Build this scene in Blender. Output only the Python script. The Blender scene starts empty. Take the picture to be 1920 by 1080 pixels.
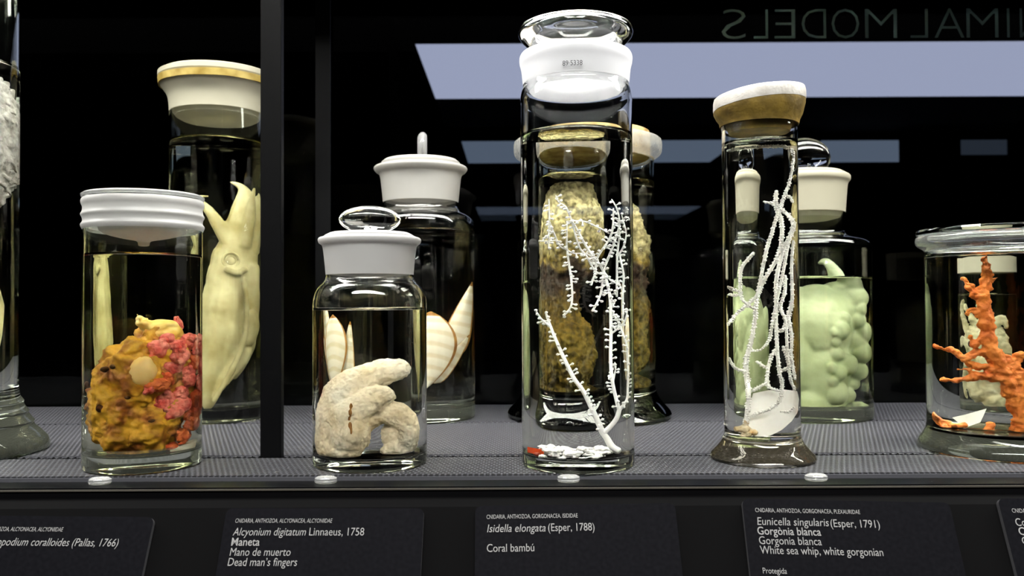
import bpy, bmesh, math, random
from mathutils import Vector, Matrix, noise

random.seed(7)
R = math.radians
SC = bpy.context.scene
COL = SC.collection

# ------------------------------------------------------------------ camera
F_PX = 1600.0                      # focal length in pixels of the 1920x1080 frame
CAM_Z = 1.345
SHELF = 1.2                        # height of the shelf top above the room floor
PITCH = math.atan(30.0 / F_PX)
ROLL = R(0.28)
_F = Vector((0, math.cos(PITCH), math.sin(PITCH)))
_U0 = Vector((0, -math.sin(PITCH), math.cos(PITCH)))
_R0 = Vector((1, 0, 0))
_U = _U0 * math.cos(ROLL) + _R0 * math.sin(ROLL)
_R = _R0 * math.cos(ROLL) - _U0 * math.sin(ROLL)
EYE = Vector((0, 0, CAM_Z))
cam_d = bpy.data.cameras.new('camera')
cam = bpy.data.objects.new('camera', cam_d)
COL.objects.link(cam)
cam.matrix_world = Matrix(((_R.x, _U.x, -_F.x, EYE.x), (_R.y, _U.y, -_F.y, EYE.y),
                           (_R.z, _U.z, -_F.z, EYE.z), (0, 0, 0, 1)))
cam_d.sensor_width = 36.0
cam_d.lens = 36.0 * F_PX / 1920.0
cam_d.clip_start = 0.02
cam_d.clip_end = 100
cam_d.dof.use_dof = True
cam_d.dof.focus_distance = 0.78
cam_d.dof.aperture_fstop = 11
SC.camera = cam

# ------------------------------------------------------------------ world, lights, exposure
w = bpy.data.worlds.new('dark_room')
SC.world = w
w.use_nodes = True
w.node_tree.nodes['Background'].inputs[0].default_value = (0.75, 0.85, 1.0, 1)
w.node_tree.nodes['Background'].inputs[1].default_value = 0.004
SC.view_settings.view_transform = 'Standard'
SC.view_settings.look = 'None'
SC.view_settings.gamma = 1
SC.view_settings.exposure = 0.3
SC.view_settings.use_curve_mapping = False
cy = SC.cycles
cy.max_bounces = 22
cy.diffuse_bounces = 3
cy.glossy_bounces = 8
cy.transmission_bounces = 22
cy.transparent_max_bounces = 24
cy.caustics_refractive = True
cy.caustics_reflective = False
cy.blur_glossy = 0.1
cy.sample_clamp_indirect = 60
cy.use_denoising = True


def area(name, loc, rot, sx, sy, power, color=(1, 1, 1), spread=180):
    l = bpy.data.lights.new(name, 'AREA')
    l.shape = 'RECTANGLE'
    l.size, l.size_y, l.energy, l.color = sx, sy, power, color
    l.spread = R(spread)
    o = bpy.data.objects.new(name, l)
    COL.objects.link(o)
    o.location, o.rotation_euler = loc, rot
    return o


LAMP_Z = SHELF + 0.78
area('case_lamp', (0, 0.824, LAMP_Z - 0.012), (0, 0, 0), 3.2, 0.20, 42, (1.0, 0.97, 0.91))
area('front_fill_lamp', (0.1, -0.75, 2.93), (R(48), 0, 0), 2.6, 0.5, 40, (1.0, 0.96, 0.90), spread=84)  # added fill lamp, out of view, brightens the fronts of jars and specimens


# ------------------------------------------------------------------ pixel helpers
def ray(px, py):
    return _F + _R * ((px - 960) / F_PX) + _U * ((540 - py) / F_PX)


def P(px, py, y):
    """World point at forward distance y seen at pixel px, py."""
    d = ray(px, py)
    return EYE + d * (y / d.y)


# ------------------------------------------------------------------ materials
MATS = {}


def nt(name):
    m = bpy.data.materials.new(name)
    m.use_nodes = True
    t = m.node_tree
    for n in list(t.nodes):
        t.nodes.remove(n)
    o = t.nodes.new('ShaderNodeOutputMaterial')
    MATS[name] = m
    return m, t, o


def N(t, typ, **kw):
    n = t.nodes.new(typ)
    for k, v in kw.items():
        if hasattr(n, k) and k not in n.inputs:
            setattr(n, k, v)
        else:
            n.inputs[k].default_value = v
    return n


def c4(c):
    return (c[0], c[1], c[2], 1)


def solid(name, color, rough=0.5, metallic=0.0, spec=0.5, color2=None, scale=60, lo=0.35, hi=0.65, bump=0.0, bscale=None, detail=5, sss=0.0):
    m, t, o = nt(name)
    p = N(t, 'ShaderNodeBsdfPrincipled')
    p.inputs['Base Color'].default_value = c4(color)
    p.inputs['Roughness'].default_value = rough
    p.inputs['Metallic'].default_value = metallic
    p.inputs['Specular IOR Level'].default_value = spec
    if sss:
        p.inputs['Subsurface Weight'].default_value = sss
        p.inputs['Subsurface Radius'].default_value = (0.004, 0.003, 0.002)
        p.inputs['Subsurface Scale'].default_value = 1.0
    tc = N(t, 'ShaderNodeTexCoord')
    if color2 is not None:
        nz = N(t, 'ShaderNodeTexNoise')
        nz.inputs['Scale'].default_value = scale
        nz.inputs['Detail'].default_value = detail
        cr = N(t, 'ShaderNodeValToRGB')
        cr.color_ramp.elements[0].position = lo
        cr.color_ramp.elements[1].position = hi
        cr.color_ramp.elements[0].color = c4(color)
        cr.color_ramp.elements[1].color = c4(color2)
        t.links.new(tc.outputs['Object'], nz.inputs['Vector'])
        t.links.new(nz.outputs['Fac'], cr.inputs['Fac'])
        t.links.new(cr.outputs['Color'], p.inputs['Base Color'])
    if bump:
        nb = N(t, 'ShaderNodeTexNoise')
        nb.inputs['Scale'].default_value = bscale or scale * 4
        nb.inputs['Detail'].default_value = 4
        b = N(t, 'ShaderNodeBump')
        b.inputs['Strength'].default_value = bump
        b.inputs['Distance'].default_value = 0.002
        t.links.new(tc.outputs['Object'], nb.inputs['Vector'])
        t.links.new(nb.outputs['Fac'], b.inputs['Height'])
        t.links.new(b.outputs['Normal'], p.inputs['Normal'])
    t.links.new(p.outputs[0], o.inputs['Surface'])
    return m


def glass(name, ior, color=(0.985, 0.99, 0.985), rough=0.0):
    m, t, o = nt(name)
    g = N(t, 'ShaderNodeBsdfGlass')
    g.inputs['Color'].default_value = c4(color)
    g.inputs['IOR'].default_value = ior
    g.inputs['Roughness'].default_value = rough
    t.links.new(g.outputs[0], o.inputs['Surface'])
    return m


def pane_mat(name, refl, color=(0.96, 0.97, 0.97)):
    m, t, o = nt(name)
    a = N(t, 'ShaderNodeBsdfTransparent')
    a.inputs[0].default_value = c4(color)
    b = N(t, 'ShaderNodeBsdfGlossy')
    b.inputs['Roughness'].default_value = 0.0
    mx = N(t, 'ShaderNodeMixShader')
    mx.inputs[0].default_value = refl
    t.links.new(a.outputs[0], mx.inputs[1])
    t.links.new(b.outputs[0], mx.inputs[2])
    t.links.new(mx.outputs[0], o.inputs['Surface'])
    return m


def frosted(name, color, see=0.12, transl=0.35):
    """ground glass: white scattering surface that lets some light and a little of the view through"""
    m, t, o = nt(name)
    d = N(t, 'ShaderNodeBsdfDiffuse')
    d.inputs[0].default_value = c4(color)
    tr = N(t, 'ShaderNodeBsdfTranslucent')
    tr.inputs[0].default_value = c4(color)
    gl = N(t, 'ShaderNodeBsdfGlossy')
    gl.inputs['Roughness'].default_value = 0.35
    tp = N(t, 'ShaderNodeBsdfTransparent')
    tc = N(t, 'ShaderNodeTexCoord')
    nz = N(t, 'ShaderNodeTexNoise')
    nz.inputs['Scale'].default_value = 40
    nz.inputs['Detail'].default_value = 4
    mr = N(t, 'ShaderNodeMapRange')
    mr.inputs['To Min'].default_value = see * 0.4
    mr.inputs['To Max'].default_value = see * 1.6
    t.links.new(tc.outputs['Object'], nz.inputs['Vector'])
    t.links.new(nz.outputs['Fac'], mr.inputs['Value'])
    m1 = N(t, 'ShaderNodeMixShader')
    m1.inputs[0].default_value = transl
    m2 = N(t, 'ShaderNodeMixShader')
    m2.inputs[0].default_value = 0.05
    m3 = N(t, 'ShaderNodeMixShader')
    t.links.new(d.outputs[0], m1.inputs[1])
    t.links.new(tr.outputs[0], m1.inputs[2])
    t.links.new(m1.outputs[0], m2.inputs[1])
    t.links.new(gl.outputs[0], m2.inputs[2])
    t.links.new(mr.outputs[0], m3.inputs[0])
    t.links.new(m2.outputs[0], m3.inputs[1])
    t.links.new(tp.outputs[0], m3.inputs[2])
    t.links.new(m3.outputs[0], o.inputs['Surface'])
    return m


def emit(name, color, strength):
    m, t, o = nt(name)
    e = N(t, 'ShaderNodeEmission')
    e.inputs[0].default_value = c4(color)
    e.inputs[1].default_value = strength
    t.links.new(e.outputs[0], o.inputs['Surface'])
    return m


solid('black_metal', (0.003, 0.003, 0.0035), 0.45, spec=0.1)
solid('black_matte', (0.0015, 0.0015, 0.0018), 0.8, spec=0.05)
solid('ledge_black', (0.002, 0.002, 0.0025), 0.4, spec=0.12)
solid('edge_metal', (0.16, 0.15, 0.13), 0.35, metallic=0.6)
solid('room_dark', (0.006, 0.006, 0.008), 0.9, spec=0.1)
solid('caption_board', (0.0022, 0.0023, 0.0036), 0.6, spec=0.03, color2=(0.0038, 0.0039, 0.0056), scale=300)
solid('caption_print', (0.24, 0.24, 0.245), 0.6, spec=0.1)
solid('caption_edge', (0.05, 0.05, 0.055), 0.4)
solid('vinyl', (0.36, 0.52, 0.52), 0.6, spec=0.1)
solid('paper', (0.80, 0.80, 0.76), 0.7)
emit('room_panel', (0.66, 0.71, 1.0), 0.48)
emit('room_panel_dim', (0.55, 0.70, 1.0), 0.14)
emit('room_panel_far', (0.55, 0.70, 1.0), 0.8)
emit('led', (1.0, 0.98, 0.94), 55)
IOR_G, IOR_L = 1.5, 1.37
glass('jar_glass', IOR_G)
glass('jar_glass_green', IOR_G, (0.972, 0.988, 0.965))
pane_mat('pane', 0.035)
pane_mat('rear_pane', 0.010)
emit('room_panel_faint', (0.55, 0.70, 1.0), 0.03)
def cast_glass(name, color, fac, film):
    m, t, o = nt(name)
    g = N(t, 'ShaderNodeBsdfGlass')
    g.inputs['IOR'].default_value = IOR_G
    g.inputs['Color'].default_value = c4(color)
    d = N(t, 'ShaderNodeBsdfDiffuse')
    d.inputs[0].default_value = c4(film)
    mx = N(t, 'ShaderNodeMixShader')
    mx.inputs[0].default_value = fac
    t.links.new(g.outputs[0], mx.inputs[1])
    t.links.new(d.outputs[0], mx.inputs[2])
    t.links.new(mx.outputs[0], o.inputs['Surface'])


cast_glass('cast_glass', (0.95, 0.975, 0.93), 0.07, (0.62, 0.66, 0.52))
cast_glass('cast_warm', (0.98, 0.96, 0.91), 0.05, (0.62, 0.54, 0.38))
cast_glass('rim_haze', (0.97, 0.98, 0.97), 0.12, (0.75, 0.75, 0.76))
cast_glass('hazy_glass', (0.97, 0.98, 0.97), 0.28, (0.75, 0.75, 0.76))
frosted('ground_glass', (0.60, 0.585, 0.555), see=0.16)
frosted('rim_crust', (0.62, 0.62, 0.58), see=0.6)
frosted('plug_glass', (0.90, 0.90, 0.94), see=0.25)
frosted('ground_glass_cream', (0.58, 0.55, 0.43), see=0.12)
frosted('ground_glass_dense', (0.70, 0.69, 0.69), see=0.08)
frosted('ground_glass_bright', (0.93, 0.93, 0.96), see=0.04)


def mat(n):
    return MATS[n]


def liquid_mats(name, tint):
    glass(name + '_side', IOR_L / IOR_G, tint)
    glass(name + '_top', IOR_L, (0.98, 0.985, 0.96))
    return [mat(name + '_side'), mat(name + '_top')]


# ------------------------------------------------------------------ mesh helpers
def link(name, me, parent=None, mats=None):
    o = bpy.data.objects.new(name, me)
    COL.objects.link(o)
    if parent is not None:
        o.parent = parent
    for m in (mats or []):
        me.materials.append(mat(m) if isinstance(m, str) else m)
    return o


def from_bm(name, bm, parent=None, mats=None, smooth=True, sharp=40, normals=True):
    if normals:
        bmesh.ops.recalc_face_normals(bm, faces=bm.faces)
    me = bpy.data.meshes.new(name)
    bm.to_mesh(me)
    bm.free()
    if smooth:
        for p in me.polygons:
            p.use_smooth = True
        if sharp:
            me.set_sharp_from_angle(angle=R(sharp))
    return link(name, me, parent, mats)


def empty(name, loc=(0, 0, 0)):
    o = bpy.data.objects.new(name, None)
    COL.objects.link(o)
    o.location = loc
    o.empty_display_size = 0.02
    return o


def tag(o, label=None, cat=None, group=None, kind=None):
    if label:
        o['label'] = label
    if cat:
        o['category'] = cat
    if group:
        o['group'] = group
    if kind:
        o['kind'] = kind
    return o


def add_box(bm, x0, x1, y0, y1, z0, z1, bevel=0.0):
    r = bmesh.ops.create_cube(bm, size=1)
    bmesh.ops.scale(bm, vec=(x1 - x0, y1 - y0, z1 - z0), verts=r['verts'])
    bmesh.ops.translate(bm, vec=((x0 + x1) / 2, (y0 + y1) / 2, (z0 + z1) / 2), verts=r['verts'])
    if bevel:
        es = list({e for v in r['verts'] for e in v.link_edges})
        bmesh.ops.bevel(bm, geom=es, offset=bevel, segments=2, affect='EDGES')
    return r['verts']


def box(name, x0, x1, y0, y1, z0, z1, m, parent=None, bevel=0.0):
    bm = bmesh.new()
    add_box(bm, x0, x1, y0, y1, z0, z1, bevel)
    return from_bm(name, bm, parent, [m], smooth=False)


def smooth_profile(prof, per=4):
    """Catmull-Rom through 2-D points, except where a point repeats (a hard corner)."""
    out = []
    n = len(prof)
    for i in range(n - 1):
        p1, p2 = Vector(prof[i]), Vector(prof[i + 1])
        if (p1 - p2).length < 1e-7:
            continue
        p0 = Vector(prof[i - 1]) if i > 0 else p1
        p3 = Vector(prof[i + 2]) if i + 2 < n else p2
        if (p0 - p1).length < 1e-7:
            p0 = p1
        if (p3 - p2).length < 1e-7:
            p3 = p2
        for k in range(per):
            t = k / per
            out.append(0.5 * ((2 * p1) + (p2 - p0) * t + (2 * p0 - 5 * p1 + 4 * p2 - p3) * t * t + (3 * p1 - p0 - 3 * p2 + p3) * t ** 3))
    out.append(Vector(prof[-1]))
    return out


def lathe(bm, prof, seg=72, mi=0, flip=False, wobble=0.0):
    """Revolve (r, z) points given from the inside/bottom outwards and up: normals point away from the axis side that the profile turns its back to."""
    rings = []
    for r, z in prof:
        if r < 1e-6:
            rings.append([bm.verts.new((0, 0, z))])
        else:
            ring = []
            for k in range(seg):
                a = 2 * math.pi * k / seg
                rr, zz = r, z
                if wobble:
                    q = noise.noise(Vector((math.cos(a) * 2.5, math.sin(a) * 2.5, z * 60)))
                    rr, zz = r * (1 + wobble * q), z + wobble * 0.4 * r * q
                ring.append(bm.verts.new((rr * math.cos(a), rr * math.sin(a), zz)))
            rings.append(ring)
    faces = []
    for a, b in zip(rings, rings[1:]):
        la, lb = len(a), len(b)
        if la == 1 and lb == 1:
            continue
        for k in range(seg):
            k2 = (k + 1) % seg
            if la == 1:
                vs = [a[0], b[k2], b[k]]
            elif lb == 1:
                vs = [a[k], a[k2], b[0]]
            else:
                vs = [a[k], a[k2], b[k2], b[k]]
            if flip:
                vs.reverse()
            f = bm.faces.new(vs)
            f.material_index = mi
            faces.append(f)
    return faces


def catmull(pts, per=6):
    out = []
    n = len(pts)
    for i in range(n - 1):
        p0 = pts[max(i - 1, 0)]
        p1, p2 = pts[i], pts[i + 1]
        p3 = pts[min(i + 2, n - 1)]
        for k in range(per):
            t = k / per
            out.append(0.5 * ((2 * p1) + (p2 - p0) * t + (2 * p0 - 5 * p1 + 4 * p2 - p3) * t * t + (3 * p1 - p0 - 3 * p2 + p3) * t ** 3))
    out.append(pts[-1])
    return out


def tube(bm, pts, radii, seg=8, per=5, flat=None):
    """Tapered tube along smoothed points; radii per given point; rounded closed ends."""
    n = len(pts)
    cp = catmull([Vector(p) for p in pts], per)
    m = len(cp)
    rr = []
    for i in range(m):
        t = i / max(m - 1, 1) * (n - 1)
        k = min(int(t), n - 2)
        rr.append(radii[k] + (radii[k + 1] - radii[k]) * (t - k))
    tan = []
    for i in range(m):
        d = cp[min(i + 1, m - 1)] - cp[max(i - 1, 0)]
        tan.append(d.normalized() if d.length > 1e-9 else Vector((0, 0, 1)))
    u = tan[0].orthogonal().normalized()
    rings = []
    ctr = [(cp[0] - tan[0] * rr[0] * 0.6, rr[0] * 0.6, tan[0])] + list(zip(cp, rr, tan)) + [(cp[-1] + tan[-1] * rr[-1] * 0.6, rr[-1] * 0.6, tan[-1])]
    for c, r, t in ctr:
        u = (u - t * u.dot(t))
        u = u.normalized() if u.length > 1e-6 else t.orthogonal().normalized()
        v = t.cross(u)
        ring = []
        for k in range(seg):
            a = 2 * math.pi * k / seg
            off = u * math.cos(a) * r + v * math.sin(a) * r
            if flat is not None:
                off.y *= flat
            ring.append(bm.verts.new(c + off))
        rings.append(ring)
    for a, b in zip(rings, rings[1:]):
        for k in range(seg):
            bm.faces.new([a[k], a[(k + 1) % seg], b[(k + 1) % seg], b[k]])
    bm.faces.new(list(reversed(rings[0])))
    bm.faces.new(rings[-1])
    return cp, rr, tan


def ball(bm, c, r, sub=2):
    res = bmesh.ops.create_icosphere(bm, subdivisions=sub, radius=1)
    rx = r if isinstance(r, (tuple, list, Vector)) else (r, r, r)
    bmesh.ops.scale(bm, vec=rx, verts=res['verts'])
    bmesh.ops.translate(bm, vec=c, verts=res['verts'])
    return res['verts']


def remesh(bm, voxel, smooth=2):
    """One continuous skin around overlapping shapes."""
    me = bpy.data.meshes.new('tmp')
    bmesh.ops.recalc_face_normals(bm, faces=bm.faces)
    bm.to_mesh(me)
    bm.free()
    o = bpy.data.objects.new('tmp', me)
    COL.objects.link(o)
    md = o.modifiers.new('r', 'REMESH')
    md.mode = 'VOXEL'
    md.voxel_size = voxel
    if smooth:
        s = o.modifiers.new('s', 'SMOOTH')
        s.factor = 0.5
        s.iterations = smooth
    dg = bpy.context.evaluated_depsgraph_get()
    out = bpy.data.meshes.new_from_object(o.evaluated_get(dg))
    bpy.data.objects.remove(o)
    bpy.data.meshes.remove(me)
    b2 = bmesh.new()
    b2.from_mesh(out)
    bpy.data.meshes.remove(out)
    return b2


def roughen(bm, amp, scale, octaves=3, ridge=False):
    bm.normal_update()
    nv = []
    for v in bm.verts:
        h = 0.0
        a, s = 1.0, scale
        for _ in range(octaves):
            q = noise.noise(v.co * s)
            h += a * (abs(q) if ridge else q)
            a *= 0.5
            s *= 2.1
        nv.append(v.co + v.normal * h * amp)
    for v, c in zip(bm.verts, nv):
        v.co = c


# ------------------------------------------------------------------ the room
ROOM_X, Y0, Y1, CEIL = 9.0, -16.0, 20.0, 3.0


def structure(name, *a, **k):
    return tag(box(name, *a, **k), kind='structure')


structure('floor', -ROOM_X, ROOM_X, Y0, Y1, -0.05, 0.0, 'room_dark')
structure('ceiling', -ROOM_X, ROOM_X, Y0, Y1, CEIL, CEIL + 0.05, 'room_dark')
structure('wall_back', -ROOM_X, ROOM_X, Y1, Y1 + 0.1, 0, CEIL, 'room_dark')
structure('wall_front', -ROOM_X, ROOM_X, Y0 - 0.1, Y0, 0, CEIL, 'room_dark')
structure('wall_left', -ROOM_X - 0.1, -ROOM_X, Y0, Y1, 0, CEIL, 'room_dark')
structure('wall_right', ROOM_X, ROOM_X + 0.1, Y0, Y1, 0, CEIL, 'room_dark')


def ceiling_panel(x0, x1, y0, y1, m, label):
    e = empty('ceiling_light', ((x0 + x1) / 2, (y0 + y1) / 2, CEIL))
    cx, cyy = e.location.x, e.location.y
    box('diffuser', x0 - cx, x1 - cx, y0 - cyy, y1 - cyy, -0.02, -0.004, m, e)
    bm = bmesh.new()
    for a in ((x0 - .03, x0, y0 - .03, y1 + .03), (x1, x1 + .03, y0 - .03, y1 + .03), (x0, x1, y0 - .03, y0), (x0, x1, y1, y1 + .03)):
        add_box(bm, a[0] - cx, a[1] - cx, a[2] - cyy, a[3] - cyy, -0.018, 0.0)
    from_bm('frame', bm, e, ['black_matte'], smooth=False)
    tag(e, label, 'ceiling light', 'ceiling lights of the dark hall')


CH = CEIL - 0.02 - CAM_Z


def cdepth(py):
    return CH / ((570 - py) / F_PX)


ceiling_panel(-0.60, 4.6, cdepth(80), cdepth(183), 'room_panel', 'broad bluish-white ceiling light band at the top of the dark background')
ceiling_panel(-0.50, 2.3, cdepth(264), cdepth(305), 'room_panel_dim', 'dimmer blue ceiling light strip behind the tall coral jar')


def light_box(px0, px1, py0, py1, y, m, label):
    """A hanging box luminaire with a lit face towards the case."""
    p, q = P(px0, py1, y), P(px1, py0, y)
    e = empty('ceiling_light', ((p.x + q.x) / 2, y, CEIL))
    hw, z0, z1 = (q.x - p.x) / 2, p.z - CEIL, q.z - CEIL
    box('housing', -hw, hw, 0.012, 0.35, z0 - 0.01, z1 + 0.01, 'black_matte', e)
    box('diffuser', -hw, hw, 0.0, 0.012, z0, z1, m, e)
    for x in (-hw * 0.8, hw * 0.8):
        box('hanger', x - 0.01, x + 0.01, 0.15, 0.17, z1 + 0.01, 0.0, 'black_matte', e)
    tag(e, label, 'ceiling light', 'ceiling lights of the dark hall')


light_box(1540, 1685, 263, 304, 8.25, 'room_panel_dim', 'short blue light box beside the green specimen jar knob')
light_box(1803, 1888, 262, 290, 8.30, 'room_panel_faint', 'faint blue light box above the orange coral jar')
# seen only as a thin reflection in the front pane
ceiling_panel(-0.6, 3.2, 1.40 - cdepth(402), 1.40 - cdepth(388), 'room_panel_far', 'thin pale light strip mirrored across the middle of the tall jar')

# ------------------------------------------------------------------ the display case
case = tag(empty('display_shelf', (0, 0.97, 0)), 'black museum shelf of dark woven strips with a narrow front ledge', 'shelf')
CY = 0.97
XW = 1.7


def cbox(name, x0, x1, y0, y1, z0, z1, m, bevel=0.0, parent=None):
    return box(name, x0, x1, y0 - CY, y1 - CY, z0, z1, m, parent or case, bevel)


cbox('base_cabinet', -XW, XW, 0.70, 1.29, 0.0, SHELF - 0.03, 'black_matte')
cbox('shelf_tray', -XW, XW, 0.724, 1.24, SHELF - 0.03, SHELF - 0.012, 'black_matte')

# the woven shelf strips
m, t, o = nt('shelf_weave')
p = N(t, 'ShaderNodeBsdfPrincipled')
p.inputs['Roughness'].default_value = 0.55
tc = N(t, 'ShaderNodeTexCoord')
br = N(t, 'ShaderNodeTexBrick')
br.offset = 0.5
br.inputs['Color1'].default_value = (0.004, 0.004, 0.005, 1)
br.inputs['Color2'].default_value = (0.007, 0.007, 0.009, 1)
br.inputs['Mortar'].default_value = (0.085, 0.085, 0.10, 1)
br.inputs['Scale'].default_value = 1.0
br.inputs['Brick Width'].default_value = 0.0048
br.inputs['Row Height'].default_value = 0.0062
br.inputs['Mortar Size'].default_value = 0.0012
br.inputs['Mortar Smooth'].default_value = 0.5
bu = N(t, 'ShaderNodeBump')
bu.inputs['Strength'].default_value = 0.6
bu.inputs['Distance'].default_value = 0.001
bu.invert = True
t.links.new(tc.outputs['Object'], br.inputs['Vector'])
t.links.new(br.outputs['Color'], p.inputs['Base Color'])
t.links.new(br.outputs['Fac'], bu.inputs['Height'])
t.links.new(bu.outputs['Normal'], p.inputs['Normal'])
t.links.new(p.outputs[0], o.inputs['Surface'])

STRIPS = [(0.728, 0.814), (0.826, 1.046), (1.056, 1.235)]
for i, (a, b) in enumerate(STRIPS):
    st = cbox('shelf_strip', -XW, XW, a, b, SHELF - 0.012, SHELF, 'shelf_weave', 0.0012)
    if i:
        bm = bmesh.new()
        step = 0.0071
        n = int(2 * 0.95 / step)
        for k in range(n):
            x = -0.95 + k * step
            add_box(bm, x, x + step * 0.5, a - 0.0062 - CY, a - CY, SHELF - 0.004, SHELF - 0.0004)
        tt = from_bm('edge_teeth', bm, st, ['shelf_weave'], smooth=False)
        tt['kind'] = 'stuff'
cbox('front_ledge', -XW, XW, 0.700, 0.7265, SHELF - 0.03, SHELF - 0.004, 'ledge_black', 0.0008)
cbox('ledge_edge_strip', -XW, XW, 0.6985, 0.700, SHELF - 0.0062, SHELF - 0.0050, 'edge_metal')
# posts, panes and top of the case
def alone(name, label, cat, *a, bevel=0.0):
    x0, x1, y0, y1, z0, z1, m = a
    c = ((x0 + x1) / 2, (y0 + y1) / 2, z0)
    o = box(name, x0 - c[0], x1 - c[0], y0 - c[1], y1 - c[1], 0, z1 - z0, m, None, bevel)
    o.location = c
    return tag(o, label, cat)


alone('case_post', 'black square metal post standing in front of the squid jar', 'post',
      P(488, 500, 0.8148).x, P(527, 500, 0.8148).x, 0.8148, 0.8252, SHELF - 0.012, LAMP_Z + 0.06, 'black_metal', bevel=0.0006)
alone('case_post', 'dark slim rear post between the squid jar and the shell jar', 'post',
      P(592, 500, 1.238).x, P(620, 500, 1.238).x, 1.2365, 1.2395, SHELF - 0.012, LAMP_Z + 0.06, 'black_metal')
front_pane = alone('front_glass', 'clear front glass of the display case', 'glass pane', -XW, XW, 0.706, 0.711, SHELF - 0.004, LAMP_Z + 0.06, 'pane')
back_pane = alone('rear_glass', 'clear rear glass of the display case with mirrored lettering', 'glass pane', -XW, XW, 1.245, 1.250, SHELF - 0.012, LAMP_Z + 0.06, 'rear_pane')
alone('case_canopy', 'black canopy closing the display case above the lamps', 'canopy', -XW, XW, 0.66, 1.29, LAMP_Z + 0.0602, LAMP_Z + 0.09, 'black_matte')


def text_mesh(name, body, size, m, parent, shear=0.0, weight=0.0, width=1.0, spacing=1.0, align='LEFT', extrude=0.0):
    c = bpy.data.curves.new('t', 'FONT')
    c.body = body
    c.size = size
    c.shear = shear
    c.offset = weight
    c.space_character = spacing
    c.align_x = align
    c.extrude = extrude
    c.resolution_u = 3
    o = bpy.data.objects.new('t', c)
    COL.objects.link(o)
    dg = bpy.context.evaluated_depsgraph_get()
    me = bpy.data.meshes.new_from_object(o.evaluated_get(dg))
    bpy.data.objects.remove(o)
    bpy.data.curves.remove(c)
    for v in me.vertices:
        v.co.x *= width
    return link(name, me, parent, [m])


# thin lettering on the outside of the back pane, read from the other side
lx = P(1355, 45, 1.2525).x
lz = P(1355, 74, 1.2525).z
for ch, c0, c1 in (('S', 1353, 1398), ('L', 1413, 1440), ('E', 1452, 1491), ('D', 1503, 1549), ('O', 1559, 1611), ('M', 1622, 1682), ('L', 1707, 1740), ('A', 1752, 1808), ('M', 1812, 1872), ('I', 1888, 1893), ('N', 1912, 1960), ('A', 1970, 2026)):
    let = text_mesh('letter', ch, 0.0665, 'vinyl', back_pane, weight=-0.0011)
    xs = [v.co.x for v in let.data.vertices]
    lo, hi = min(xs), max(xs)
    w0 = P(c1, 45, 1.2525).x - P(c0, 45, 1.2525).x
    for v in let.data.vertices:
        v.co.x = (v.co.x - lo) / (hi - lo) * w0
    let.rotation_euler = (R(90), 0, R(180))
    let.location = (P(c1, 45, 1.2525).x, 1.2525 - back_pane.location.y, lz - back_pane.location.z)


# LED bar under the top panel
led = tag(empty('light_bar', (0, 0.824, LAMP_Z)), 'long black light bar with a row of small lamps under the case top', 'light bar')
box('housing', -1.65, 1.65, -0.11, 0.11, 0.0, 0.058, 'black_matte', led)
box('added_rear_shield', -1.65, 1.65, 0.108, 0.110, -0.105, 0.0, 'black_matte', led)  # added out of view, blocks the lamp's mirror image in the rear glass
box('added_front_shield', -1.65, 1.65, -0.110, -0.108, -0.105, 0.0, 'black_matte', led)  # likewise added, stops lamp reflections off the inside of the front glass
bm = bmesh.new()
for k in range(60):
    ctr = Vector((-1.6 + 3.2 * (k + 0.5) / 60, -0.095, -0.004))
    res = bmesh.ops.create_circle(bm, cap_ends=True, segments=12, radius=0.007)
    bmesh.ops.translate(bm, vec=ctr, verts=res['verts'])
    bmesh.ops.reverse_faces(bm, faces=list({f for v in res['verts'] for f in v.link_faces}))
o = from_bm('lamp_row', bm, led, ['led'], smooth=False, normals=False)
o['kind'] = 'stuff'

# housing of the added, unseen fill lamp that brightens the case front
hall = tag(empty('ceiling_light', (0.1, -0.75, 2.945)), 'dark housing of an added fill lamp out of view in front of the case', 'ceiling light')
box('housing', -1.35, 1.35, -0.3, 0.3, 0.0, 0.05, 'black_matte', hall)

# sloped caption rail in front of the shelf
TILT = R(28)


def on_rail(px, py, off=0.0):
    """Point of the sloped caption plane (through y=0.688, z=shelf-0.022) seen at a pixel."""
    n = Vector((0, -math.cos(TILT), math.sin(TILT)))
    p0 = Vector((0, 0.686, SHELF - 0.026)) + n * off
    d = ray(px, py)
    return EYE + d * ((p0 - EYE).dot(n) / d.dot(n))


bm = bmesh.new()
prof = [(0.699, SHELF - 0.012), (0.690, SHELF - 0.018), (0.690 - 0.22 * math.sin(TILT), SHELF - 0.018 - 0.22 * math.cos(TILT)), (0.699, SHELF - 0.25)]
va = [bm.verts.new((-XW, y - CY, z)) for y, z in prof]
vb = [bm.verts.new((XW, y - CY, z)) for y, z in prof]
bm.faces.new(va)
bm.faces.new(list(reversed(vb)))
for k in range(4):
    bm.faces.new([va[k], vb[k], vb[(k + 1) % 4], va[(k + 1) % 4]])
o = from_bm('caption_rail', bm, None, ['black_matte'], smooth=False)
o.location = (0, CY, 0)
tag(o, 'sloped black rail below the shelf that carries the captions', 'rail')

RN = Vector((0, -math.cos(TILT), math.sin(TILT)))
RU = Vector((0, math.sin(TILT), math.cos(TILT)))


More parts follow.
